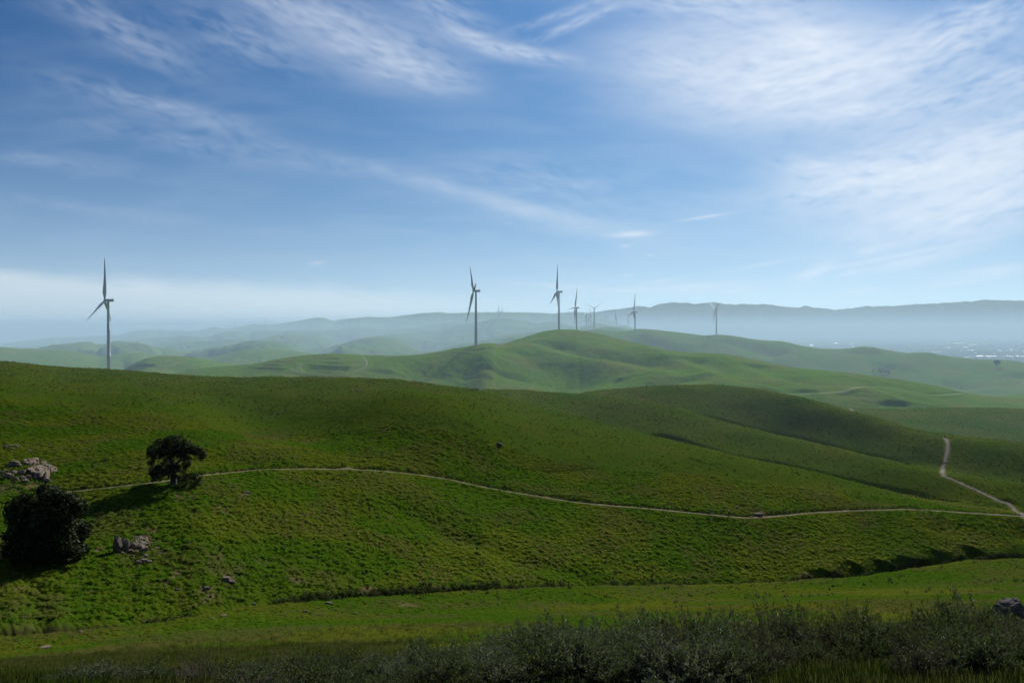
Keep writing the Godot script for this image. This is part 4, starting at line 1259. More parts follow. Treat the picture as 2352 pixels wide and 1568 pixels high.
# a weathered boulder: a rough ball cut by a few joint planes
func boulder(seed_: int, r: Vector3, fine := true, cuts := 7) -> ArrayMesh:
	var g := RandomNumberGenerator.new()
	g.seed = seed_
	var n := noise(seed_, 0.9, 3)
	var planes := []
	planes.append([Vector3(g.randf_range(-0.25, 0.25), 1, g.randf_range(-0.2, 0.3)).normalized(), g.randf_range(0.62, 0.78)])
	for i in cuts:
		var z := g.randf_range(-0.7, 1.0)
		var t := g.randf() * TAU
		planes.append([Vector3(sqrt(maxf(0.0, 1.0 - z * z)) * cos(t), z, sqrt(maxf(0.0, 1.0 - z * z)) * sin(t)).normalized(), g.randf_range(0.66, 0.92)])
	var vs := PackedVector3Array()
	for v in (ico_v if fine else ico_lo_v):
		var p := v * (1.0 + 0.30 * n.get_noise_3dv(v * 1.1))
		for k in planes:
			var d: float = p.dot(k[0]) - k[1]
			if d > 0.0: p -= k[0] * d * 0.92
		p *= 1.0 + 0.07 * n.get_noise_3dv(v * 5.0)
		vs.append(p * r)
	var st := begin(false)
	for f in (ico_f if fine else ico_lo_f):
		for i in [f[0], f[2], f[1]]: st.add_vertex(vs[i])
	return done(st)

func rock_mat(c: Color, dark: Color, warm: Color) -> StandardMaterial3D:
	var s := StandardMaterial3D.new()
	var t := NoiseTexture2D.new()
	t.noise = noise(51, 0.012, 5)
	t.width = 512
	t.height = 512
	t.seamless = true
	var ramp := Gradient.new()
	ramp.offsets = PackedFloat32Array([0.0, 0.3, 0.48, 0.62, 1.0])
	ramp.colors = PackedColorArray([dark.linear_to_srgb(), c.linear_to_srgb(), c.lerp(warm, 0.3).linear_to_srgb(), warm.linear_to_srgb(), c.lightened(0.12).linear_to_srgb()])
	t.color_ramp = ramp
	s.albedo_texture = t
	s.uv1_triplanar = true
	s.uv1_world_triplanar = true
	s.uv1_scale = Vector3(0.23, 0.31, 0.23)
	s.roughness = 0.95
	s.metallic_specular = 0.25
	return s

# from its bearing, the drop of its foot, its width and height on the plate
func rock_at(px: float, py: float, w: float, h: float, seed_: int, from: float, deep := 0.9, parent: Node3D = null, called := "boulder", fine := true, sink := 0.35) -> Dictionary:
	var p := spot(px, py, from, from + 600.0)
	var s := -p.z / FOCAL
	var r := Vector3(w * s * 0.56, h * s * 0.62, w * s * 0.5 * deep)
	return {"at": p + Vector3(0, r.y * (1.0 - 2.0 * sink), 0), "mesh": boulder(seed_, r, fine)}

# bare bedrock showing through the grass: a cracked, stepped sheet with a broken rim, from its outline on the plate
func bedrock(outline: Array, lift: float, seed_: int, mid: Vector3, from: float) -> ArrayMesh:
	var poly := PackedVector2Array()
	for p in outline: poly.append(Vector2(p[0], p[1]))
	var lo := poly[0]
	var hi := poly[0]
	for p in poly:
		lo = lo.min(p)
		hi = hi.max(p)
	var nx := 30
	var ny := 22
	var n := noise(seed_, 0.10, 3)
	var crack := noise(seed_ + 1, 0.045, 2)
	var pts := {}
	for i in nx + 1:
		for j in ny + 1:
			var q := Vector2(lerpf(lo.x, hi.x, float(i) / nx), lerpf(lo.y, hi.y, float(j) / ny))
			var edge := 1e9
			for k in poly.size():
				var c := Geometry2D.get_closest_point_to_segment(q, poly[k], poly[(k + 1) % poly.size()])
				edge = minf(edge, q.distance_to(c))
			edge += 0.9 * n.get_noise_2d(q.x * 3.0, q.y * 3.0)
			if not Geometry2D.is_point_in_polygon(q, poly) or edge < 0.0: continue
			var p := spot(q.x, q.y, from, from + 200.0)
			var tilt := 0.35 + 0.65 * (q.y - lo.y) / (hi.y - lo.y)
			var y := lift * tilt * smoothstep(0.3, 2.2, edge) * (0.85 + 0.35 * n.get_noise_2d(q.x * 0.6, q.y)) - 0.12
			if absf(crack.get_noise_2d(q.x * 2.2, q.y * 3.6)) < 0.03: y -= 0.2
			y += 0.05 * n.get_noise_2d(q.x * 5.0, q.y * 5.0)
			pts[Vector2i(i, j)] = p + Vector3(0, y, 0) - mid
	var st := begin(false)
	for key in pts:
		var a: Vector2i = key
		var b := a + Vector2i(1, 0)
		var c := a + Vector2i(0, 1)
		var d := a + Vector2i(1, 1)
		if pts.has(b) and pts.has(c):
			for k in [a, b, c]: st.add_vertex(pts[k])
		if pts.has(b) and pts.has(c) and pts.has(d):
			for k in [b, d, c]: st.add_vertex(pts[k])
	return done(st)

func build_rocks() -> void:
	make_ico()
	m.granite = rock_mat(Color(0.105, 0.095, 0.078), Color(0.036, 0.033, 0.029), Color(0.140, 0.092, 0.052))
	m.dark_rock = rock_mat(Color(0.055, 0.050, 0.044), Color(0.022, 0.021, 0.019), Color(0.07, 0.052, 0.036))
	# the big outcrop on the slope at the left edge
	var mid := spot(72, 1088, 120.0, 400.0)
	var o := thing("rock_outcrop", "wide pale outcrop of tilted granite slabs on the slope at the left edge", "rock outcrop", mid)
	for k in [[[[50, 1057], [68, 1051], [81, 1048], [89, 1052], [90, 1066], [77, 1070], [52, 1068]], 0.8], [[[88, 1054], [101, 1054], [112, 1064], [134, 1076], [129, 1086], [115, 1088], [109, 1076], [95, 1068], [90, 1060]], 0.6], [[[57, 1079], [77, 1071], [97, 1068], [111, 1076], [116, 1090], [113, 1101], [103, 1106], [73, 1097], [63, 1088]], 1.5], [[[60, 1028], [71, 1028], [71, 1036], [82, 1048], [77, 1048], [67, 1037]], 0.3]]:
		part("slab", bedrock(k[0], k[1], 350 + o.get_child_count(), mid, 130.0), m.granite, o)
	for k in [["boulder", 33, 1068, 25, 13, 0.9, 0.25], ["boulder", 21, 1072, 12, 8, 0.9, 0.25], ["boulder", 42, 1071, 12, 7, 0.9, 0.25], ["boulder", 19, 1097, 18, 14, 0.9, 0.25], ["boulder", 31, 1086, 16, 8, 1.0, 0.25], ["boulder", 49, 1089, 18, 13, 0.9, 0.25], ["boulder", 35, 1103, 13, 11, 0.9, 0.25], ["boulder", 53, 1100, 12, 8, 0.9, 0.25], ["boulder", 56, 1107, 14, 9, 1.0, 0.25], ["boulder", 5, 1089, 10, 9, 0.9, 0.25], ["boulder", 106, 1106, 16, 11, 0.9, 0.25], ["boulder", 10, 1082, 9, 5, 0.9, 0.25], ["boulder", 64, 1098, 9, 10, 0.9, 0.25]]:
		var d := rock_at(k[1], k[2], k[3], k[4], 300 + o.get_child_count(), 130.0, k[5], o, k[0], true, k[6])
		var b := part(k[0], d.mesh, m.granite, o)
		b.position = d.at - mid
		b.rotation = Vector3(rng.randf_range(0.1, 0.38) if k[0] == "slab" else 0.0, rng.randf_range(-0.5, 0.5), rng.randf_range(-0.22, 0.1))
	# the lower outcrop
	mid = spot(310, 1265, 80.0, 300.0)
	o = thing("rock_outcrop", "craggy brown outcrop standing in the grass below the trail oak", "rock outcrop", mid)
	part("slab", bedrock([[306, 1231], [321, 1227], [339, 1232], [340, 1240], [343, 1250], [338, 1259], [331, 1265], [319, 1262], [310, 1252], [308, 1241]], 0.55, 380, mid, 80.0), m.granite, o)
	for k in [["boulder", 268, 1266, 19, 40, 0.8, 0.2], ["boulder", 284, 1263, 25, 32, 0.8, 0.22], ["boulder", 304, 1260, 18, 20, 0.8, 0.25], ["boulder", 317, 1259, 10, 8, 0.9, 0.3], ["boulder", 330, 1266, 16, 12, 0.9, 0.3], ["boulder", 299, 1267, 13, 8, 0.9, 0.3], ["boulder", 309, 1270, 12, 7, 0.9, 0.3], ["boulder", 279, 1272, 8, 8, 0.9, 0.3], ["boulder", 338, 1254, 12, 10, 0.9, 0.3]]:
		var d := rock_at(k[1], k[2], k[3], k[4], 330 + o.get_child_count(), 80.0, k[5], o, k[0], true, k[6])
		var b := part(k[0], d.mesh, m.granite, o)
		b.position = d.at - mid
		b.rotation = Vector3(0, rng.randf_range(-0.5, 0.5), rng.randf_range(-0.15, 0.15))
	for k in [[305, 1279, 11, 8, "dark stone just under the front of the brown outcrop"], [332, 1279, 12, 11, "upright stone at the head of the three stones below the brown outcrop"], [330, 1288, 19, 8, "flat long stone in the middle of the stones below the brown outcrop"], [341, 1292, 13, 10, "rounded stone lowest on the right below the brown outcrop"], [316, 1294, 14, 10, "rounded stone lowest on the left below the brown outcrop"], [355, 1249, 8, 6, "small tan stone on bare soil right of the brown outcrop"],
		[36, 1026, 15, 7, "grey boulder on the grass above the pale slabs"], [11, 1028, 11, 6, "dark boulder at the left edge above the pale slabs"], [22, 1024, 16, 4, "low flat stone lying above the pale slabs"], [25, 1031, 10, 4, "half-buried stone beside the dark boulder above the slabs"], [116, 1106, 8, 4, "little pale stone at the right foot of the pale slabs"], [125, 1108, 6, 3, "tiny stone on the grass right of the pale slabs"],
		[519, 1335, 22, 17, "pale grey blocky boulder alone on the green slope under the oak"], [533, 1339, 14, 10, "brownish boulder leaning beside the pale blocky boulder"], [406, 1356, 13, 7, "dark stone in the grass left of the pale blocky boulder"], [475, 1353, 14, 9, "reddish flat rock in a bare patch on the slope"], [483, 1372, 6, 10, "narrow streak of bare rock in the lower grass"], [513, 1417, 18, 9, "grey stone beside the left start of the creek bank"], [489, 1420, 9, 4, "small grey stone left of the creek bank start"], [475, 1423, 8, 4, "pale pebble-like stone lying left of the creek start"], [583, 1389, 11, 7, "bluish stone on the slope just above the creek bank"], [754, 1389, 18, 11, "dark rounded boulder at the edge of the creek bank"], [701, 1405, 9, 6, "brown stone on the grassy lip of the creek"], [182, 1454, 11, 10, "reddish block above the lower left creek bend"], [104, 1489, 28, 9, "long flat boulder beside the lower left creek bend"], [239, 1489, 9, 5, "dark small stone in the pale grass near the left creek"], [228, 1487, 7, 3, "small flat stone beside the dark small stone near the left creek"], [460, 1478, 12, 4, "low flat stone in the pale seeding grass"], [906, 1436, 9, 6, "small dark stone in the grass on the viewer's side of the creek"],
		[569, 1132, 14, 6, "flat rock showing through the grass right of the oak"], [1094, 895, 10, 5, "dark stone on the skyline where two crests meet"], [1083, 896, 7, 4, "smaller dark stone on the skyline where two crests meet"], [823, 899, 13, 8, "grey boulder on the upper slope just below the left crest"], [1147, 1024, 13, 12, "pointed dark rock alone in the middle of the hillside"], [1742, 1183, 20, 8, "jagged low rock ledge right above the trail near the walkers"], [1693, 1166, 8, 6, "small grey rock on the slope above the walkers"], [1725, 1188, 9, 4, "broken pale stone at the edge of the trail bend"], [2035, 1382, 10, 5, "pale low stone behind the thicket"], [1800, 1358, 8, 4, "dark stone on the lip of the right creek bend"], [2218, 1387, 10, 5, "small dark stone in the grass near the big right boulder"]]:
		var d := rock_at(k[0], k[1], k[2], k[3], 400 + int(k[0]), 25.0 if k[1] > 1375 else 80.0, 0.9, null, "", k[2] > 12)
		var b := part("rock", d.mesh, m.granite if not "dark" in k[4] else m.dark_rock)
		b.position = d.at
		tag(b, k[4], "rock", "loose rocks on the hillside")
	# the large boulder behind the thicket at the right edge
	var s := sight(2326, 1404)
	var z := 34.0
	var bp := on_land(s.x * z, -z)
	var top := sight(2326, 1370).y * z
	var bb := part("boulder", boulder(711, Vector3(0.72, maxf(0.5, (top - bp.y) * 0.55), 0.6), true, 9), m.dark_rock)
	bb.position = bp + Vector3(0, (top - bp.y) * 0.48, 0)
	tag(bb, "large angular dark boulder behind the thicket at the right edge", "boulder")
	# stones at the bottom edge
	for k in [[1591, 1569, 26, 10, "small tan stone at the bottom edge under the thicket"], [1673, 1569, 40, 10, "flat grey stone at the bottom edge under the thicket"], [1731, 1568, 44, 14, "dark blocky stone at the bottom edge under the thicket"], [2041, 1568, 50, 14, "grey weathered stone at the bottom edge in the long grass"], [2130, 1569, 60, 18, "broad dark stone at the bottom edge below the right shrub"]]:
		var d := rock_at(k[0], k[1], k[2], k[3], 500 + int(k[0]), 8.0, 0.9, null, "", false)
		var b := part("rock", d.mesh, m.dark_rock)
		b.position = d.at - Vector3(0, 0.07, 0)
		tag(b, k[4], "rock", "stones along the bottom edge")

# ---------------------------------------------------------------- people
# One skin over a skeleton: distances to tapered bones, joined smoothly, meshed as surface nets.
func person_mesh(bones: Array, cell: float, tops: Color, legs: Color, skin: Color) -> ArrayMesh:
	var lo := Vector3(9, 9, 9)
	var hi := -lo
	for b in bones:
		for e in [[b[0], b[2]], [b[1], b[3]]]:
			lo = lo.min(e[0] - Vector3.ONE * (e[1] + 0.06))
			hi = hi.max(e[0] + Vector3.ONE * (e[1] + 0.06))
	var n := Vector3i(((hi - lo) / cell).ceil()) + Vector3i.ONE
	var f := PackedFloat32Array()
	f.resize(n.x * n.y * n.z)
	f.fill(1.0)
	for b in bones:
		var a: Vector3 = b[0]
		var c: Vector3 = b[1]
		var r := maxf(b[2], b[3]) + 0.09
		var p0 := Vector3i(((a.min(c) - Vector3.ONE * r - lo) / cell).floor()).clamp(Vector3i.ZERO, n - Vector3i.ONE)
		var p1 := Vector3i(((a.max(c) + Vector3.ONE * r - lo) / cell).ceil()).clamp(Vector3i.ZERO, n - Vector3i.ONE)
		var ac := c - a
		var l2 := maxf(ac.length_squared(), 1e-6)
		for x in range(p0.x, p1.x + 1):
			for y in range(p0.y, p1.y + 1):
				for z in range(p0.z, p1.z + 1):
					var p := lo + Vector3(x, y, z) * cell
					var u := clampf((p - a).dot(ac) / l2, 0.0, 1.0)
					var d: float = p.distance_to(a + ac * u) - lerpf(b[2], b[3], u)
					var i := (x * n.y + y) * n.z + z
					var h := maxf(0.035 - absf(f[i] - d), 0.0) / 0.035
					f[i] = minf(f[i], d) - h * h * 0.035 * 0.25
	var at := {}
	var vs := PackedVector3Array()
	var cs := PackedColorArray()
	for x in n.x - 1:
		for y in n.y - 1:
			for z in n.z - 1:
				var sum := Vector3.ZERO
				var k := 0
				for e in [[0, 0, 0, 1, 0, 0], [0, 1, 0, 1, 1, 0], [0, 0, 1, 1, 0, 1], [0, 1, 1, 1, 1, 1], [0, 0, 0, 0, 1, 0], [1, 0, 0, 1, 1, 0], [0, 0, 1, 0, 1, 1], [1, 0, 1, 1, 1, 1], [0, 0, 0, 0, 0, 1], [1, 0, 0, 1, 0, 1], [0, 1, 0, 0, 1, 1], [1, 1, 0, 1, 1, 1]]:
					var va := f[((x + e[0]) * n.y + y + e[1]) * n.z + z + e[2]]
					var vb := f[((x + e[3]) * n.y + y + e[4]) * n.z + z + e[5]]
					if (va < 0.0) != (vb < 0.0):
						sum += Vector3(e[0], e[1], e[2]).lerp(Vector3(e[3], e[4], e[5]), va / (va - vb))
						k += 1
				if k:
					at[Vector3i(x, y, z)] = vs.size()
					var p := lo + (Vector3(x, y, z) + sum / k) * cell
					vs.append(p)
					var col := tops
					var near := 9.0
					for b in bones:
						var ac: Vector3 = b[1] - b[0]
						var u := clampf((p - b[0]).dot(ac) / maxf(ac.length_squared(), 1e-6), 0.0, 1.0)
						var d: float = p.distance_to(b[0] + ac * u) - lerpf(b[2], b[3], u)
						if d < near:
							near = d
							col = [tops, legs, skin, Color(0.03, 0.028, 0.026)][b[4]]
					cs.append(col)
	var st := begin()
	for key in at:
		var q: Vector3i = key
		for ax in 3:
			var o := Vector3i.ZERO
			o[ax] = 1
			var u := Vector3i.ZERO
			u[(ax + 1) % 3] = 1
			var w := Vector3i.ZERO
			w[(ax + 2) % 3] = 1
			var va := f[(q.x * n.y + q.y) * n.z + q.z]
			var e := q + o
			var vb := f[(e.x * n.y + e.y) * n.z + e.z]
			if (va < 0.0) == (vb < 0.0): continue
			if not (at.has(q - u) and at.has(q - w) and at.has(q - u - w)): continue
			var c := [at[q], at[q - u], at[q - u - w], at[q - w]]
			if va >= 0.0: c = [c[0], c[3], c[2], c[1]]
			for i in [c[0], c[2], c[1], c[0], c[3], c[2]]:
				st.set_color(cs[i])
				st.add_vertex(vs[i])
	return done(st)

# joints in metres, facing -z; swing = legs apart front and back, lean = forward bend
func skeleton(swing: float, lean: float, arm: float, arm_up := 0.0) -> Array:
	var hip := Vector3(0, 0.93, 0)
	var chest := hip + Vector3(0, 0.42, -lean * 0.42)
	var neck := hip + Vector3(0, 0.56, -lean * 0.60)
	var head := neck + Vector3(0, 0.17, -0.03 - lean * 0.08)
	var b := [[hip + Vector3(-0.06, 0, 0), hip + Vector3(0.06, 0, 0), 0.13, 0.13, 1], [hip, chest, 0.125, 0.145, 0], [chest + Vector3(-0.07, 0.02, 0), chest + Vector3(0.07, 0.02, 0), 0.125, 0.125, 0], [chest, neck, 0.12, 0.06, 0], [neck, head, 0.055, 0.06, 2], [head + Vector3(0, -0.045, -0.025), head + Vector3(0, 0.045, 0.012), 0.075, 0.092, 2], [head + Vector3(0, -0.01, -0.095), head + Vector3(0, -0.02, -0.118), 0.014, 0.016, 2], [head + Vector3(-0.09, -0.01, 0.01), head + Vector3(-0.10, 0.02, 0.012), 0.016, 0.016, 2], [head + Vector3(0.09, -0.01, 0.01), head + Vector3(0.10, 0.02, 0.012), 0.016, 0.016, 2]]
	for s in [-1.0, 1.0]:
		var top := hip + Vector3(0.095 * s, -0.02, 0)
		var step: float = swing * s
		var knee := top + Vector3(0.01 * s, -0.43 + absf(step) * 0.06, -step * 0.42 - 0.03 - absf(swing) * 0.05)
		var ankle := Vector3(0.11 * s, 0.09 + (0.05 if step < 0.0 and swing > 0.0 else 0.0), -step * 0.72 + (0.08 if step < 0.0 else 0.0))
		b.append([top, knee, 0.092, 0.062, 1])
		b.append([knee, ankle, 0.062, 0.042, 1])
		b.append([ankle + Vector3(0, -0.03, 0.04), ankle + Vector3(0.01 * s, -0.05, -0.17), 0.045, 0.038, 3])
		var sh := chest + Vector3(0.19 * s, 0.07, 0)
		var el := sh + Vector3(0.05 * s, -0.27, step * 0.30 + arm * 0.05)
		var wr := el + Vector3(-0.01 * s, -0.20, -0.12 - arm * 0.12 + step * 0.14)
		if arm_up > 0.0 and s > 0.0:
			el = sh + Vector3(0.10, -0.16, -0.20)
			wr = el + Vector3(-0.06, 0.20, -0.10)
		b.append([sh, el, 0.058, 0.045, 0])
		b.append([el, wr, 0.043, 0.030, 0])
		var d := (wr - el).normalized()
		var side := d.cross(Vector3(0, 0, 1)).normalized()
		b.append([wr, wr + d * 0.075, 0.030, 0.034, 2])
		for k in 4:
			var root := wr + d * 0.08 + Vector3(0, 0, 0.024 * (k - 1.5))
			b.append([root, root + d * [0.058, 0.068, 0.064, 0.048][k] + side * 0.02 * s, 0.0095, 0.008, 2])
		b.append([wr + d * 0.03 + Vector3(0, 0, -0.028), wr + d * 0.075 + Vector3(0, 0, -0.062), 0.011, 0.009, 2])
	return b

func seated() -> Array:
	var hip := Vector3(0, 0.98, 0.16)
	var chest := hip + Vector3(0, 0.33, -0.30)
	var neck := hip + Vector3(0, 0.43, -0.40)
	var head := neck + Vector3(0, 0.16, -0.08)
	var b := [[hip + Vector3(-0.06, 0, 0), hip + Vector3(0.06, 0, 0), 0.13, 0.13, 1], [hip, chest, 0.125, 0.14, 0], [chest + Vector3(-0.07, 0, 0), chest + Vector3(0.07, 0, 0), 0.12, 0.12, 0], [chest, neck, 0.11, 0.06, 0], [neck, head, 0.055, 0.06, 2], [head + Vector3(0, -0.04, -0.03), head + Vector3(0, 0.045, 0.01), 0.075, 0.092, 2], [head + Vector3(0, -0.01, -0.1), head + Vector3(0, -0.02, -0.12), 0.014, 0.016, 2]]
	for s in [-1.0, 1.0]:
		var top := hip + Vector3(0.09 * s, -0.03, -0.02)
		var knee := Vector3(0.11 * s, 0.66 + 0.12 * s, -0.22 - 0.04 * s)
		var ankle := Vector3(0.12 * s, 0.30 + 0.16 * s, 0.05 - 0.08 * s)
		b.append_array([[top, knee, 0.09, 0.062, 1], [knee, ankle, 0.06, 0.042, 1], [ankle + Vector3(0, -0.03, 0.04), ankle + Vector3(0, -0.05, -0.15), 0.042, 0.036, 3]])
		var sh := chest + Vector3(0.18 * s, 0.06, 0)
		var el := sh + Vector3(0.07 * s, -0.20, -0.14)
		var wr := Vector3(0.24 * s, 1.07, -0.46)
		b.append_array([[sh, el, 0.055, 0.044, 0], [el, wr, 0.042, 0.042, 0], [wr, wr + Vector3(0, -0.01, -0.07), 0.042, 0.034, 2]])
		for k in 4: b.append([wr + Vector3(0.02 * (k - 1.5), 0, -0.07), wr + Vector3(0.02 * (k - 1.5), -0.05, -0.10), 0.0095, 0.008, 2])
	return b

func person(label: String, at: Vector3, turn: float, mesh: ArrayMesh, bones: Array, pack: Color, hat: Color, group := "") -> Node3D:
	var t := thing("person", label, "person", at, group, turn)
	part("body", mesh, m.cloth, t)
	var head: Vector3 = bones[5][1]
	var st := begin()
	if hat.a > 0.0:
		var rings := []
		for k in [[0.018, 0.17], [0.03, 0.165], [0.035, 0.105], [0.10, 0.098], [0.135, 0.05]]:
			var q := PackedVector3Array()
			for i in 14: q.append(head + Vector3(cos(TAU * i / 14.0) * k[1], k[0], sin(TAU * i / 14.0) * k[1]))
			rings.append(q)
		loft(st, rings)
		part("hat", done(st), paint(Color(hat.r, hat.g, hat.b), 0.8), t)
	else:
		var rings := []
		for k in [[-0.05, 0.09, 0.05], [0.0, 0.104, 0.03], [0.05, 0.1, 0.015], [0.09, 0.065, 0.01], [0.108, 0.02, 0.01]]:
			var q := PackedVector3Array()
			for i in 14: q.append(head + Vector3(cos(TAU * i / 14.0) * k[1], k[0], k[2] + sin(TAU * i / 14.0) * k[1]))
			rings.append(q)
		loft(st, rings)
		part("hair", done(st), paint(Color(0.022, 0.016, 0.012), 0.6), t)
	if pack.a > 0.0:
		var c: Vector3 = bones[1][1]
		st = begin(false)
		crate(st, c + Vector3(0, -0.06, 0.21), Vector3(0.30, 0.46, 0.19), 0.06)
		crate(st, c + Vector3(0, -0.14, 0.33), Vector3(0.22, 0.2, 0.07), 0.03)
		part("backpack", done(st), paint(Color(pack.r, pack.g, pack.b), 0.8), t)
	return t

func build_people() -> void:
	m.cloth = paint(Color.WHITE, 0.85)
	m.cloth.vertex_color_use_as_albedo = true
	var none := Color(0, 0, 0, 0)
	var skin := Color(0.30, 0.17, 0.11)
	var stride := skeleton(0.42, 0.16, 1.0)
	var short := skeleton(0.2, 0.1, 0.5)
	var wide := skeleton(0.55, 0.2, 1.2)
	var stand := skeleton(0.02, 0.02, 0.2)
	var point := skeleton(0.05, 0.02, 0.2, 1.0)
	var dark := Color(0.020, 0.022, 0.028)
	var a := person_mesh(stride, 0.042, Color(0.020, 0.024, 0.040), Color(0.018, 0.018, 0.022), skin)
	var b := person_mesh(short, 0.042, dark, Color(0.016, 0.016, 0.020), skin)
	var c := person_mesh(wide, 0.042, Color(0.025, 0.045, 0.085), Color(0.018, 0.018, 0.024), skin)
	var d := person_mesh(stand, 0.042, Color(0.030, 0.030, 0.034), Color(0.028, 0.026, 0.022), skin)
	var e := person_mesh(point, 0.042, dark, Color(0.018, 0.018, 0.02), skin)
	var r := person_mesh(stand, 0.042, Color(0.20, 0.02, 0.025), Color(0.022, 0.022, 0.028), skin)
	var g := "walkers in a file on the trail"
	var w := func(px: float, py: float) -> Vector3: return spot(px, py, 150.0, 320.0) + Vector3(0, 0.07, 0)
	person("walker in dark clothes at the left end of the file on the trail", w.call(1627.5, 1182.0), 1.2, b, short, none, Color(0.30, 0.28, 0.25), g)
	person("walker in black partly in front of the leftmost walker", w.call(1632.0, 1182.6), 1.35, b, short, Color(0.018, 0.018, 0.022), none, g)
	person("third walker from the left, mid-stride with a dark backpack", w.call(1643.8, 1183.4), 1.45, a, stride, Color(0.022, 0.022, 0.028), none, g)
	person("walker in a dark blue jacket with a long stride, second from the right", w.call(1657, 1184.6), 1.5, c, wide, Color(0.02, 0.042, 0.06), none, g)
	person("walker in a pale-brimmed hat at the right end of the file", w.call(1674.5, 1186.4), 1.9, d, stand, none, Color(0.35, 0.33, 0.29), g)
	# by the pale slabs
	var h := "people standing below the pale slabs"
	person("person in dark clothes with a raised arm beside the pale slabs", spot(80.5, 1110.5, 120.0, 300.0), 2.6, e, point, none, none, h)
	person("person in a red top in the shade of the pale slabs", spot(69, 1109.5, 120.0, 300.0), 0.4, r, stand, none, none, h)
	person("person in black left of the others by the pale slabs", spot(47.5, 1109.5, 120.0, 300.0), -0.9, d, stand, none, none, h)
	# on the far crest
	var top := spot(1660, 886.5, 400.0, 700.0)
	person("walker with a big blue backpack on the right-hand crest", top, 0.15, b, short, Color(0.03, 0.05, 0.14), none)
	var bike := spot(1485, 889.6, 400.0, 700.0)
	var ride := seated()
	person("cyclist in dark clothes riding along the crest", bike, -1.1, person_mesh(ride, 0.042, Color(0.025, 0.025, 0.03), Color(0.016, 0.016, 0.02), skin), ride, none, Color(0.05, 0.05, 0.05))
	var t := thing("bicycle", "dark mountain bicycle under the cyclist on the crest", "bicycle", bike, "", -1.1)
	m.rubber = paint(Color(0.02, 0.02, 0.02), 0.8)
	var st := begin()
	for z in [-0.56, 0.52]:
		var tor := TorusMesh.new()
		tor.inner_radius = 0.29
		tor.outer_radius = 0.345
		tor.rings = 24
		tor.ring_segments = 8
		var wh := part("wheel", tor, m.rubber, t)
		wh.position = Vector3(0, 0.345, z)
		wh.rotation.z = PI / 2
	for q in [[Vector3(0, 0.345, 0.52), Vector3(0, 0.92, 0.2), 0.018], [Vector3(0, 0.345, 0.52), Vector3(0, 0.3, 0.05), 0.016], [Vector3(0, 0.3, 0.05), Vector3(0, 0.86, 0.2), 0.02], [Vector3(0, 0.3, 0.05), Vector3(0, 0.82, -0.36), 0.024], [Vector3(0, 0.8, 0.18), Vector3(0, 0.88, -0.36), 0.022], [Vector3(0, 1.0, -0.40), Vector3(0, 0.345, -0.56), 0.02]]:
		ring_tube(st, PackedVector3Array([q[0], q[1]]), PackedFloat32Array([q[2], q[2]]), 6)
	part("frame", done(st), paint(Color(0.03, 0.04, 0.06), 0.4), t)
	st = begin()
	ring_tube(st, PackedVector3Array([Vector3(-0.32, 1.05, -0.42), Vector3(0, 1.02, -0.42), Vector3(0.32, 1.05, -0.42)]), PackedFloat32Array([0.016, 0.016, 0.016]), 6)
	part("handlebar", done(st), m.rubber, t)
	st = begin(false)
	crate(st, Vector3(0, 0.94, 0.22), Vector3(0.14, 0.05, 0.26), 0.02)
	part("saddle", done(st), m.rubber, t)

